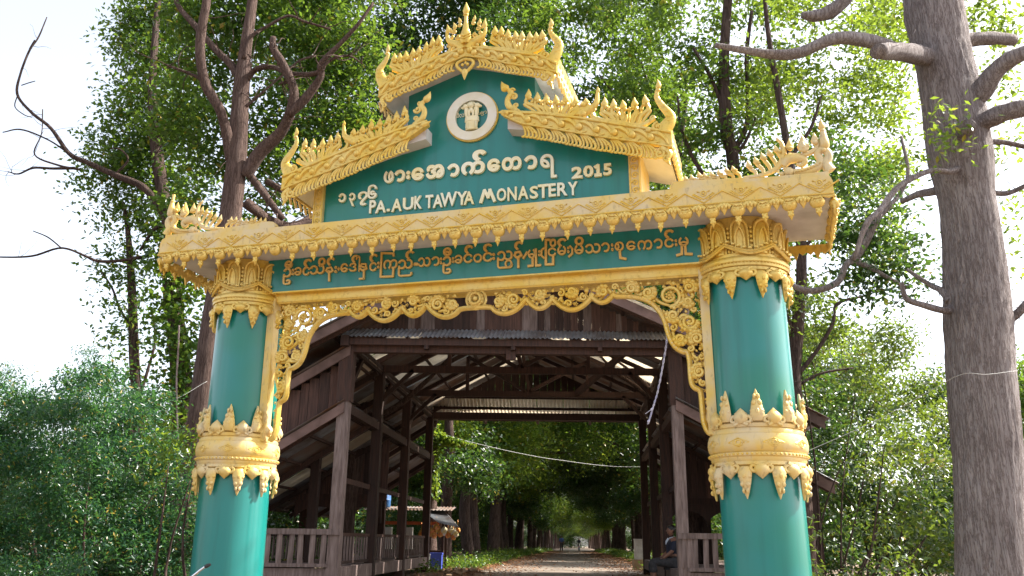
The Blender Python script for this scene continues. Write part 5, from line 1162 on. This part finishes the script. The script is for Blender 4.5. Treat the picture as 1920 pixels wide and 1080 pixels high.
# roofs: (side, u0, z0, slope, u1, y0, y1)
zA = lambda u: 7.16 - (.55 * (-.287 - u) if u < -.287 else .45 * (u + .287))
TIERS = []
for sg in (-1, 1):
    sB, sC = (.634, .64) if sg < 0 else (.52, .53); zB0 = 5.22 if sg < 0 else 5.38; zC0 = 4.13 if sg < 0 else 4.24
    TIERS += [(sg, -.287, 7.16, .55 if sg < 0 else .45, 4.5 * sg, 15.35, 26.2, 'upper'), (sg, 3.05 * sg, zB0, sB, 5.86 * sg, 15.85, 25.9, 'middle'), (sg, 3.10 * sg, zC0, sC, 5.92 * sg, 15.85, 25.9, 'lower')]
rr = random.Random(8)
for (sg, u0, z0, sl, u1, y0, y1, nm) in TIERS:
    L = abs(u1 - u0); z1 = z0 - sl * L
    # rake boards front and back with the tin edge over them
    for y in (y0, y1):
        mb = MB(); V = [(u0, y, z0), (u1, y, z1), (u1, y, z1 - .19), (u0, y, z0 - .19)]; V += [(u, yy + .045, z) for u, yy, z in V]
        mb.add(V, [(0, 1, 2, 3), (7, 6, 5, 4), (0, 4, 5, 1), (1, 5, 6, 2), (2, 6, 7, 3), (3, 7, 4, 0)]); pobj(mb, 'rake_board', 'rake')
    n = int(round((y1 - y0) / .80)); w = (y1 - y0 + .1) / n
    for i in range(n):
        mb = MB(); m_ = 9 * 4; V = []; F = []; g = rr.choice([.0, .01, .04, .09]); lift = rr.uniform(.0, .012)
        for k in range(m_ + 1):
            y = y0 - .05 + w * i + (w - g) * k / m_; dz = .014 * sin(k / 4 * 2 * pi) + lift
            for u, z in ((u0, z0 + .03), (u1 + sg * .08, z1 + .03 - sl * .08)): V.append((u, y, z + dz))
        F = [(2 * k, 2 * k + 1, 2 * k + 3, 2 * k + 2) for k in range(m_)]; mb.add(V, F); pobj(mb, 'roof_sheet', rr.choice(['tin_rust', 'tin', 'tin', 'tin_rust', 'tin', 'tin_rust', 'tin_rust', 'tin_brightened']), smooth=True, angle=None)
    # purlins and rafters under the tin
    for q in np.linspace(.06, .97, 5):
        u = u0 + (u1 - u0) * q; z = z0 - sl * L * q - .03; pbeam('purlin', (u, y0 + .05, z), (u, y1 - .05, z), .06, .05)
    for y in np.linspace(y0 + .35, y1 - .3, 8 if nm == 'upper' else 6): pbeam('rafter', (u0, y, z0 - .10), (u1, y, z1 - .10), .05, .10)
# front skirt roof with its beam
def corr(mb, u0, u1, ya, za, yb, zb, pitch=.085, amp=.014):
    n = int((u1 - u0) / pitch * 6); V = []; 
    for k in range(n + 1):
        u = u0 + (u1 - u0) * k / n; d = amp * sin(u / pitch * 2 * pi); V += [(u, ya, za + d), (u, yb, zb + d)]
    mb.add(V, [(2 * k, 2 * k + 2, 2 * k + 3, 2 * k + 1) for k in range(n)])
for i in range(8):
    mb = MB(); u = -3.34 + i * .80; corr(mb, u, u + .795, 15.72, 5.36 + .001 * (i % 2), 16.33, 5.66 + .001 * (i % 2)); pobj(mb, 'skirt_sheet', 'tin', smooth=True, angle=None)
pbeam('fascia', (-3.22, 15.82, 5.285), (3.02, 15.82, 5.285), .05, .13); pbeam('tie_beam', (-3.2, 16.0, 5.20), (3.2, 16.0, 5.20), .16, .2)
for u in (-1.6, .05, 1.7): pbeam('bracket', (u, 15.8, 5.22), (u, 16.3, 5.22), .08, .14); 
mb = MB(); mb.box(-.09, .09, 15.9, 16.0, 4.98, 5.2); pobj(mb, 'bracket', 'wood')
# gable planks, each its own board
rr = random.Random(31); u = -3.15
while u < 3.02:
    w = rr.uniform(.10, .19); a, b = u, min(u + w, 3.05); zt = min(zA(a), zA(b)) - .03; mb = MB(); d = rr.uniform(0, .012)
    mb.box(a, b - .0015, 16.36 - d, 16.385 - d, 5.60, zt); pobj(mb, 'plank', 'plank' if rr.random() < .8 else 'woodg'); u = b if b < 3.05 else 9
for sg in (-1, 1):
    sB, sC = (.634, .64) if sg < 0 else (.52, .53); zB0 = 5.22 if sg < 0 else 5.38; zC0 = 4.13 if sg < 0 else 4.24; u = 3.24
    while u < 5.5:
        w = rr.uniform(.14, .22); mb = MB(); zt = zB0 - sB * (u + w - 3.05) - .12; zb = zC0 - sC * (u + w - 3.1) - .02; mb.box(min(sg * u, sg * (u + w - .007)), max(sg * u, sg * (u + w - .007)), 16.05, 16.075, zb, zt); pobj(mb, 'plank', 'plank'); u += w
    # wall across the side bay, hanging above the arched openings
    u = 3.2
    while u < 5.5:
        w = rr.uniform(.15, .22); mb = MB(); mb.box(min(sg * u, sg * (u + w - .007)), max(sg * u, sg * (u + w - .007)), 20.3, 20.33, 2.62, zC0 - sC * (u + w - 3.1) + .02); pobj(mb, 'plank', 'plank'); u += w
    pbeam('wall_rail', (sg * 3.2, 20.27, 2.62), (sg * 5.5, 20.27, 2.62), .06, .14); pbeam('wall_rail', (sg * 3.2, 16.2, 2.75), (sg * 3.2, 25.0, 2.75), .05, .10)
    for (ua, ub) in ((3.3, 4.2), (4.2, 5.3)):                 # curved knees forming the arches
        mb = MB(); c = (ua + ub) / 2; hw = (ub - ua) / 2; P = [(ua, 2.60), (ua, 2.05)] + [(c - hw * cos(t), 2.05 + .36 * sin(t)) for t in np.linspace(0, pi, 11)] + [(ub, 2.05), (ub, 2.60)]
        Pt = [(sg * p[0], 2.60) for p in P[1:-1]]; Pb = [(sg * p[0], p[1]) for p in P[1:-1]]; mb.strip(Pt, Pb, 20.26, 20.30); pobj(mb, 'arch_valance', 'wood')
# far end: beam, planks, skirt roof seen from below
pbeam('tie_beam', (-3.2, 25.25, 5.25), (3.2, 25.25, 5.25), .16, .2); rr = random.Random(5); u = -3.1
while u < 3.1:
    w = rr.uniform(.18, .26); mb = MB(); mb.box(u, u + w - .01, 25.3, 25.33, 5.9, max(5.95, min(zA(u), zA(u + w)) - .15)); pobj(mb, 'plank', 'wood'); u += w
for i in range(8):
    mb = MB(); u = -3.2 + i * .80; corr(mb, u, u + .78, 25.42, 5.92, 26.3, 5.36, pitch=.11, amp=.028); pobj(mb, 'skirt_sheet', 'tin_brightened', smooth=True, angle=None)
for z, y in ((5.58, 25.85), (5.30, 26.3), (5.84, 25.4)): pbeam('purlin', (-3.15, y, z), (3.15, y, z), .06, .08)
for u in (-1.6, 0, 1.6, -3.1, 3.1): pbeam('bracket', (u, 25.2, 5.25), (u, 26.25, 5.22), .07, .12)
for y in (18.7, 21.8):                                        # trusses
    pbeam('tie_beam', (-3.2, y, 5.33), (3.2, y, 5.33), .1, .15)
    for a, b in (((0, 5.4), (-.287, 7.0)), ((-1.6, 5.4), (-1.6, zA(-1.6) - .15)), ((1.5, 5.4), (1.5, zA(1.5) - .15)), ((-.1, 5.4), (-1.6, 6.3)), ((0, 5.4), (1.5, 6.2)), ((-3.1, 4.6), (-2.4, 5.3)), ((3.1, 4.6), (2.4, 5.3))):
        pbeam('truss_strut', (a[0], y, a[1]), (b[0], y, b[1]), .08, .10, up=None) if False else None
        mb = MB(); mb.beam((a[0], y, a[1]), (b[0], y, b[1]), .08, .10, up=(0, 1, 0)); pobj(mb, 'truss_strut', 'wood')
for sg in (-1, 1):
    for y in (16.0, 18.7, 21.8):
        pbeam('brace', (sg * 3.13, y + .1, 4.3), (sg * 3.13, y + 1.1, 5.2), .07, .1)
pbeam('brace', (1.2, 21.8, 5.35), (2.6, 18.7, 6.0), .12, .12, 'wood')
mb = MB(); mb.box(3.13 - .02, 3.13 + .02, 16.1, 16.3, 3.0, 4.3); 
# yellow notice board on the side wall
c = at(605, 832, 20.2); s_ = empty('notice_board', c, 'small yellow notice board on the dark plank wall of the left bay', 'sign')
mb = MB(); mb.box(-.13, .13, -.015, .01, -.16, .16); b_ = mb.obj('board', M['yellow'], s_, smooth=False)
mb = MB()
for q in range(4): mb.box(-.09, .09 - .03 * (q % 2), -.018, -.0155, .09 - q * .06, .105 - q * .06)
mb.obj('faded_lines', M['tan'], b_, smooth=False)

# ------------------------------------------------------------------ food stall beyond the pavilion
SY = 26.6; S0 = np.array([at(770, 960, SY)[0], SY, gh(SY)]); stall = empty('food_stall', S0, 'small food stall with tin awning beside the road beyond the pavilion', 'stall')
xa = at(690, 960, SY)[0] - S0[0]; xb = at(838, 960, SY)[0] - S0[0]; zr = at(770, 957, SY)[2] - S0[2]
for x in (xa + .1, xb - .1):
    for y in (0, 1.4): mb = MB(); mb.box(x - .04, x + .04, y - .04, y + .04, 0, zr); mb.obj('post', M['wood'], stall, smooth=False)
mb = MB()
n = 150; V = []
for k in range(n + 1): x = xa - .1 + (xb - xa + .3) * k / n; d = .012 * sin(k * 1.05); V += [(x, -.35, zr + .0 + d), (x, 1.6, zr + .18 + d)]
mb.add(V, [(2 * k, 2 * k + 2, 2 * k + 3, 2 * k + 1) for k in range(n)]); mb.obj('roof_sheet', M['tin_rust'], stall, angle=None)
mb = MB(); V = []; q0, q1, q2, q3 = [at(*p) - S0 for p in ((789, 955, 26.6), (834, 957, 26.6), (863, 990, 25.5), (822, 980, 25.5))]
for k in range(61):
    t = k / 60; dz = np.array([0, 0, .014 * sin(k * 1.25)]); V += [q0 * (1 - t) + q1 * t + dz, q3 * (1 - t) + q2 * t + dz]
mb.add(V, [(2 * k, 2 * k + 2, 2 * k + 3, 2 * k + 1) for k in range(60)]); mb.obj('awning', M['tin'], stall, angle=None)
mb = MB(); mb.box(xa, xb - .1, .0, .7, .52, .58); mb.box(xa, xb - .1, .02, .05, .0, .52); mb.obj('counter', M['wood'], stall, smooth=False)
mb = MB(); mb.box(xa, xb - .2, -.25, -.22, zr - .42, zr - .33); mb.obj('cloth_valance', M['orange'], stall, smooth=False)
for x in (xa + .25, xa + .9): mb = MB(); mb.box(x, x + .35, 1.0, 1.3, .6, 1.25); mb.obj('shelf_box', M['whitep'], stall, smooth=False)
def bag(px, py, w, m, label, seed):
    c = at(px, py, SY - .6); o = MB(); rs = np.random.RandomState(seed); o.ball((0, 0, 0), [w, w * .45, w * 1.2], 10, 8); V = np.array(o.V[0]); V += rs.normal(size=V.shape) * w * .10; o.V[0] = V
    o.tube([(0, 0, w * 1.1), (0, 0, w * 1.5)], [w * .3, w * .08], 6); o.tube([(0, 0, w * 1.45), (0, 0, w * 1.45 + .18)], .006, 4)
    q = o.obj('snack_bag', M[m], None, angle=None); q.location = Vector(c.tolist()); tag(q, label, 'snack bag', 'snack bags hanging under the stall awning')
for i, (x, y, w, m) in enumerate([(798, 992, .10, 'snack'), (808, 998, .10, 'snack'), (818, 990, .10, 'snack'), (826, 1000, .09, 'snack'), (833, 996, .10, 'snackw'), (840, 1002, .09, 'snack'), (846, 996, .09, 'snackw'), (853, 1000, .10, 'snackw'), (858, 994, .08, 'snack'), (850, 1006, .08, 'snack'), (790, 1000, .09, 'snack'), (814, 1004, .08, 'snack')]):
    bag(x, y, w, m, 'clear bag of pale snacks hanging under the stall awning' if m == 'snackw' else 'orange snack bag hanging under the stall awning', i)
def boxobj(name, px0, px1, py0, py1, Y, dep, m, label, cat, lid=None):
    a = at(px0, py1, Y); b = at(px1, py0, Y); cx_ = (a[0] + b[0]) / 2; w = (b[0] - a[0]) / 2; h = b[2] - a[2]; r = empty(name, (cx_, Y, a[2]), label, cat)
    mb = MB(); mb.box(-w, w, 0, dep, 0, h); bo = mb.obj('body', M[m], r, smooth=False)
    mb = MB(); mb.box(-w - .015, w + .015, -.015, dep + .015, h, h + .05); mb.obj('lid', M[lid or m], r, smooth=False)
    mb = MB(); mb.tube([(-w * .5, -.005, h * .7), (-w * .4, -.03, h * .62), (w * .4, -.03, h * .62), (w * .5, -.005, h * .7)], .01, 5); mb.obj('handle', M[m], bo); return r
boxobj('white_cooler', 784, 805, 1042, 1074, 25.4, .5, 'whitep', 'large white cooler box standing in sunlight at the foot of the stall', 'cooler')
boxobj('white_box', 786, 802, 1021, 1036, 25.5, .35, 'whitep', 'smaller white box set on top of the big cooler', 'box')
boxobj('blue_crate', 806, 828, 1040, 1068, 25.6, .45, 'blue', 'bright blue plastic crate right of the white cooler', 'crate')
c = at(716, 944, SY); t_ = empty('blue_tank', (c[0], SY + .5, zr + S0[2] + .1), 'blue plastic water barrel standing on the stall roof', 'barrel')
mb = MB(); mb.lathe([(.17, 0), (.20, .03), (.20, .2), (.21, .22), (.20, .24), (.20, .42), (.17, .47), (.08, .5)], 20); mb.obj('barrel', M['bluetarp'], t_)
mb = MB(); mb.lathe([(.085, .5), (.085, .54), (.02, .55)], 14); mb.obj('cap', M['bluetarp'], t_)

# marker post and box on the right verge, rubble on the left verge
c = at(1200, 1055, 33); r = empty('marker_post', (c[0], 33, gh(33)), 'slim white marker post at the right verge', 'post'); mb = MB(); x = .07; mb.box(-x, x, -x, x, 0, .95); mb.obj('shaft', M['concrete'], r, Y if False else None, smooth=False)
c = at(1198, 1055, 29); r = empty('meter_cabinet', (at(1199, 1040, 29)[0], 29, gh(29)), 'pale cabinet on a tan block at the right verge', 'cabinet')
mb = MB(); mb.box(-.16, .16, -.1, .1, .34, .96); k_ = mb.obj('cabinet', M['concrete'], r, smooth=False); mb = MB(); mb.box(-.17, .17, -.13, .13, .96, .98); mb.obj('roof_plate', M['concrete'], r, smooth=False); mb = MB(); mb.box(-.22, .22, -.16, .16, -.05, .34); mb.obj('block', M['tan'], r, smooth=False)
rr = random.Random(14)
for i in range(16):
    Y = rr.uniform(20.5, 25.5); x = rcx(Y) - 2.75 + rr.uniform(-.55, .2); mb = MB(); mb.box(-.13, .13, -.08, .08, -.06, .06); q = mb.obj('stone_block', M['tan'], None, smooth=False); q.location = (x, Y, gh(Y) + .06); q.rotation_euler = (rr.uniform(-.3, .3), rr.uniform(-.3, .3), rr.uniform(0, 3)); q.scale = (rr.uniform(.6, 1.4),) * 3
    tag(q, 'tan stone block in the rubble on the left road edge', 'stone', 'rubble blocks at the left road edge')
c = at(1216, 1075, 20.5); q = MB(); q.box(-.32, .32, -.25, .25, 0, .35); o = q.obj('step_block', M['tan'], None, smooth=False); o.location = (at(1222, 1070, 20.3)[0], 20.3, gh(20.3)); tag(o, 'low tan step block at the foot of the right deck', 'step')

# ------------------------------------------------------------------ people
def skin(name, V, E, R, m, parent=None, root=0, sub=2):
    me = bpy.data.meshes.new(name); me.from_pydata([tuple(v) for v in V], E, []); o = bpy.data.objects.new(name, me); COL.objects.link(o)
    md = o.modifiers.new('skin', 'SKIN'); md.use_smooth_shade = True
    for i, s in enumerate(me.skin_vertices[0].data): s.radius = R[i] if np.ndim(R[i]) else (R[i], R[i]); s.use_root = (i == root)
    sb = o.modifiers.new('sub', 'SUBSURF'); sb.levels = sub; sb.render_levels = sub
    bpy.context.view_layer.update(); m2 = bpy.data.meshes.new_from_object(o.evaluated_get(bpy.context.evaluated_depsgraph_get())); bpy.data.objects.remove(o)
    m2.materials.clear(); m2.materials.append(m); m2.polygons.foreach_set('use_smooth', [True] * len(m2.polygons)); m2.name = name
    return link(name, m2, parent)
def head(parent, c, face, m='skin'):                          # face: unit vector the face points to
    f = np.array(face); s = np.array([-f[1], f[0], 0]); c = np.array(c); mb = MB(); mb.ball(c, [.078, .078, .105], 16, 12); V = mb.V[0]
    for v in V:
        d = (v - c) @ f
        if v[2] < c[2] - .02: v[:] = c + (v - c) * np.array([.86, .86, 1]) + f * .012
    mb.tube([c + f * .072 + np.array([0, 0, .02]), c + f * .10 + np.array([0, 0, -.012]), c + f * .078 + np.array([0, 0, -.02])], [.008, .015, .012], 6)
    for q in (-1, 1): mb.ball(c + s * q * .078 - f * .005, [.014, .014, .028], 6, 5)
    mb.ball(c + f * .072 + np.array([0, 0, -.048]), [.02, .02, .008], 7, 4); h = mb.obj('head', M[m], parent, angle=None)
    mb = MB()
    for q in (-1, 1): mb.ball(c + f * .071 + s * q * .028 + np.array([0, 0, .014]), [.010, .010, .006], 6, 4)
    mb.obj('eyes', M['hair'], h, angle=None)
    mb = MB(); mb.ball(c - f * .014 + np.array([0, 0, .030]), [.086, .086, .088], 14, 10); mb.obj('hair', M['hair'], h, angle=None)
def hand(mb, w, d, s):                                        # palm and five bent fingers; d = forward, s = side
    d = np.array(d, float); s = np.array(s, float); n = np.cross(d, s); w = np.array(w, float)
    mb.tube([w, w + d * .04, w + d * .085], [.022, .036, .034], 8, flat=.5, nrm=n)
    for i, L in enumerate((.062, .072, .068, .052)):
        b = w + d * .08 + s * (.027 - .018 * i); mb.tube([b, b + d * L * .5 - n * .006, b + d * L * .85 - n * .025], [.009, .0085, .007], 6)
    b = w + d * .03 + s * .03; mb.tube([b, b + s * .03 + d * .02, b + s * .035 + d * .05 - n * .01], [.011, .010, .008], 6)
# seated on the right deck edge, facing left
Yp = 17.9; px_ = at(1262, 1040, Yp)[0]; pb = (px_, Yp, 1.21); man = empty('person', pb, 'dark clothed person sitting on the right deck edge by the front post, facing left', 'person')
V = [(0, 0, .10), (.0, 0, .26), (.01, 0, .42), (.0, 0, .52), (-.01, 0, .60), (0, -.17, .50), (0, .17, .50), (-.06, -.21, .30), (-.06, .21, .30), (-.24, -.15, .17), (-.24, .15, .17),
     (-.02, -.10, .09), (-.02, .10, .09), (-.42, -.12, .11), (-.42, .12, .11), (-.40, -.12, -.30), (-.40, .12, -.30), (-.50, -.12, -.35), (-.50, .12, -.35)]
E = [(0, 1), (1, 2), (2, 3), (3, 4), (3, 5), (3, 6), (5, 7), (6, 8), (7, 9), (8, 10), (0, 11), (0, 12), (11, 13), (12, 14), (13, 15), (14, 16), (15, 17), (16, 18)]
R = [(.15, .11), (.13, .10), (.15, .10), (.10, .08), .055, .06, .06, .042, .042, .028, .028, .09, .09, .062, .062, .042, .042, .035, .035]
bd = skin('body', V, E, R, M['skin'], man)
Vs = [v for v in V[:11]]; skin('shirt', [V[i] for i in (0, 1, 2, 3, 5, 6, 7, 8)], [(0, 1), (1, 2), (2, 3), (3, 4), (3, 5), (4, 6), (5, 7)], [(.165, .125), (.145, .115), (.165, .115), (.115, .09), .072, .072, .056, .056], M['shirt'], man)
skin('sarong', [V[0], V[11], V[12], V[13], V[14], (-.41, -.12, -.12), (-.41, .12, -.12)], [(0, 1), (0, 2), (1, 3), (2, 4), (3, 5), (4, 6)], [(.16, .13), .11, .11, .085, .085, .075, .075], M['cloth'], man)
mb = MB(); mb.tube([(.05 * cos(t) - .005, .06 * sin(t), .575 + .012 * cos(t)) for t in np.linspace(0, 2 * pi, 14)], .014, 6); mb.tube([(-.075, .02, .56), (-.11, .03, .50), (-.115, .04, .44)], [.02, .028, .02], 6); mb.obj('collar', M['collar'], man)
head(man, (-.03, 0, .71), (-.94, -.34, 0)); mb = MB(); hand(mb, (-.24, -.15, .17), (-.95, .2, -.25), (.2, .95, 0)); hand(mb, (-.24, .15, .17), (-.95, -.2, -.25), (.2, -.95, 0)); mb.obj('hands', M['skin'], man)
def walker(name_label, x, Y, shirt):
    man = empty('person', (x, Y, gh(Y)), name_label, 'person')
    V = [(0, 0, .92), (0, 0, 1.12), (0, 0, 1.32), (0, 0, 1.42), (0, 0, 1.50), (-.18, 0, 1.38), (.18, 0, 1.38), (-.23, .02, 1.10), (.23, -.02, 1.10), (-.24, -.06, .84), (.24, .04, .84), (-.09, 0, .88), (.09, 0, .88), (-.10, -.06, .48), (.10, .05, .48), (-.10, .02, .07), (.10, .16, .07), (-.10, -.12, .03), (.10, .04, .03)]
    R = [(.14, .10), (.12, .09), (.15, .10), (.10, .08), .05, .055, .055, .04, .04, .026, .026, .085, .085, .055, .055, .035, .035, .03, .03]
    skin('body', V, E, R, M['skin'], man, sub=1)
    skin('shirt', [V[i] for i in (0, 1, 2, 3, 5, 6, 7, 8)], [(0, 1), (1, 2), (2, 3), (3, 4), (3, 5), (4, 6), (5, 7)], [(.155, .115), (.135, .105), (.165, .115), (.115, .09), .07, .07, .055, .055], M[shirt], man, sub=1)
    skin('sarong', [V[0], V[11], V[12], V[13], V[14], (-.10, -.02, .2), (.10, .1, .2)], [(0, 1), (0, 2), (1, 3), (2, 4), (3, 5), (4, 6)], [(.15, .12), .105, .105, .08, .08, .07, .07], M['cloth'], man, sub=1)
    head(man, (0, 0, 1.60), (0, -1, 0)); mb = MB(); hand(mb, (-.24, -.06, .84), (0, -.1, -1), (0, 1, 0)); hand(mb, (.24, .04, .84), (0, -.1, -1), (0, 1, 0)); mb.obj('hands', M['skin'], man); return man
walker('distant person in a blue shirt walking on the left edge of the road', at(1053, 1025, 95)[0], 95, 'shirtb')

# ------------------------------------------------------------------ motorcycles
def moto(loc, rz, label, mirror=None):
    r = empty('motorcycle', loc, label, 'motorcycle', None, rz)     # faces local -y
    for y in (-.62, .62):
        mb = MB(); mb.tube([(0, y + .27 * cos(t), .29 + .27 * sin(t)) for t in np.linspace(0, 2 * pi, 25)], .035, 8); w = mb.obj('wheel', M['black'], r)
        mb = MB(); mb.tube([(0, y + .235 * cos(t), .29 + .235 * sin(t)) for t in np.linspace(0, 2 * pi, 25)], .014, 6); mb.ball((0, y, .29), .045, 8, 6)
        for t in np.linspace(0, 2 * pi, 9)[:-1]: mb.tube([(0, y, .29), (0, y + .23 * cos(t), .29 + .23 * sin(t))], .006, 4)
        mb.obj('rim', M['chrome'], w)
    mb = MB(); mb.tube([(0, -.32, .78), (0, -.18, .52), (0, .1, .45), (0, .45, .55), (0, .75, .66)], [.05, .07, .10, .10, .04], 10); mb.obj('body', M['bikered'], r)
    mb = MB(); mb.tube([(0, -.05, .74), (0, .25, .76), (0, .60, .80)], [.07, .11, .06], 10, flat=.5); mb.obj('seat', M['black'], r)
    mb = MB(); mb.tube([(0, -.62, .29), (0, -.42, .80), (0, -.36, .98)], .03, 8); mb.obj('fork', M['chrome'], r)
    mb = MB(); mb.tube([(-.33, -.30, 1.02), (-.2, -.36, 1.0), (0, -.38, .98), (.2, -.36, 1.0), (.33, -.30, 1.02)], .013, 8); h = mb.obj('handlebar', M['chrome'], r)
    mb = MB(); mb.ball((0, -.48, .90), [.08, .07, .085], 12, 8); mb.obj('headlight', M['whitep'], r)
    mb = MB(); mb.box(-.05, .05, -.1, .25, .25, .42); mb.ball((0, .05, .32), [.09, .12, .1], 10, 7); mb.obj('engine', M['chrome'], r)
    mb = MB(); mb.tube([(0, .1, .42), (0, -.62, .60), (0, -.75, .58)], [.02, .06, .03], 6, flat=.4); mb.obj('mudguard', M['bikered'], r); return r, h
moto((at(1086, 1030, 120)[0], 120, gh(120)), 0, 'tiny distant motorcycle in the middle of the road'); walkx = at(1086, 1030, 121)[0]
rider = walker('distant person standing behind the motorcycle far down the road', walkx, 121.2, 'shirt')
mx = at(378, 1068, 7.5); r, h = moto((mx[0] - .30, 7.75, 0), .1, 'parked motorcycle below the left column, only its mirror arm showing')
o = np.array([mx[0] - .30, 7.75, 0]); Rz = np.array([[cos(.1), sin(.1), 0], [-sin(.1), cos(.1), 0], [0, 0, 1]])
p1 = Rz @ (at(350, 1092, 7.45) - o); p2 = Rz @ (at(372, 1072, 7.45) - o); p3 = Rz @ (at(384, 1063, 7.45) - o); p4 = Rz @ (at(395, 1058, 7.45) - o)
mb = MB(); mb.tube([(.25, -.33, 1.01), (.2, -.34, 1.2), p1, p2, p3], [.009, .009, .010, .012, .010], 8, n=24); mb.obj('mirror_arm', M['chrome'], h)
mb = MB(); mb.tube([p3, (p3 + p4) / 2, p4], [.014, .016, .010], 8); mb.obj('mirror_shell', M['black'], h)

# ------------------------------------------------------------------ ropes and wires
def wire(name, pts, r, m, label, cat, n=40, k=5):
    P = [at(x, y, Y) for x, y, Y in pts]; b = P[0]; mb = MB(); mb.tube([p - b for p in P], r, k, n=n); o = mb.obj(name, M[m], None, angle=None); o.location = Vector(b.tolist()); tag(o, label, cat); return o
P = [(1268, 588, 7.85), (1252, 603, 7.9), (1250, 640, 7.95), (1242, 690, 8.0), (1233, 735, 8.05), (1224, 765, 8.05), (1220, 780, 8.05), (1215, 795, 8.05)]
b = at(1252, 603, 7.9); r = empty('hanging_rope', b, 'thin pale blue twisted rope hanging from the right side of the carved screen', 'rope')
Q = smooth_pts([at(*p) - b for p in P], 160); 
for ph in (0, pi):
    mb = MB(); mb.tube([q + np.array([cos(i * .55 + ph), sin(i * .55 + ph), 0]) * .0055 for i, q in enumerate(Q)], .005, 4); mb.obj('strand', M['rope'], r, angle=None)
mb = MB()
for (x, y) in ((1252, 606), (1222, 768), (1216, 790)): mb.ball(at(x, y, 7.95) - b, .014, 7, 5)
mb.tube([at(1252, 603, 7.9) - b, at(1246, 618, 7.9) - b, at(1256, 622, 7.9) - b, at(1252, 603, 7.9) - b], .004, 5); mb.tube([at(1221, 768, 8.05) - b, at(1210, 776, 8.05) - b], .003, 4); mb.obj('knot', M['rope'], r)
wire('telephone_wire', [(810, 806, 27), (850, 820, 27), (920, 838, 28), (990, 853, 29), (1045, 862, 30), (1160, 875, 32), (1290, 872, 34)], .008, 'cable', 'sagging pale cable with vine beyond the pavilion opening', 'cable')
wire('thin_line', [(1500, 852, 9.3), (1640, 790, 9.2), (1740, 735, 8.9), (1803, 702, 8.55), (1850, 702, 8.5), (1908, 695, 8.65)], .0032, 'cable', 'thin pale line running from the right column to the grey trunk', 'wire')
wire('thin_line', [(100, 785, 12.2), (218, 778, 12.2), (320, 752, 12.2), (388, 715, 12.5)], .003, 'cable', 'thin pale line above the lower left bushes, tied to the forked tree', 'wire')
wire('bare_vine', [(336, 610, 16.1), (334, 660, 16.2), (331, 730, 16.2), (334, 830, 16.2)], .018, 'deadwood', 'bare grey vine stem hanging straight down beside the ivy', 'vine')
# vine on the cable and down the first avenue trunk
rs = np.random.RandomState(4); pts = []
for i in range(900):
    t = rs.beta(1, 1.6); q = [at(810, 806, 27), at(850, 820, 27), at(895, 833, 27.6)]; p = smooth_pts(q, 40)[int(t * 39)]; pts.append(p + np.array([rs.normal(0, .06), rs.normal(0, .08), -abs(rs.normal(0, .16)) * (1.3 - t)]))
for i in range(900): pts.append(at(812 + rs.normal(0, 6), rs.uniform(795, 935), 26.9) + np.array([0, rs.normal(0, .1), 0]))
pts = np.array(pts); b = at(812, 1060, 27); vr = empty('climbing_vine', (b[0], 27, gh(27)), 'bright green climbing vine at the far left post, trailing out along the cable', 'vine')
link('foliage', leaf_mesh('foliage', pts - np.array([b[0], 27, gh(27)]), .13, M['leaf_y'], 5, asp=.6, droop=.9), vr)
mb = MB(); limb(mb, [(-.12, 0, -.1), (-.1, 0, 1), (-.13, 0, 2.4), (-.16, 0, 3.6), (-.2, 0, 5.6)], [.24, .18, .16, .14, .10], k=12, n=30); mb.obj('trunk', M['bark2'], vr, angle=None)
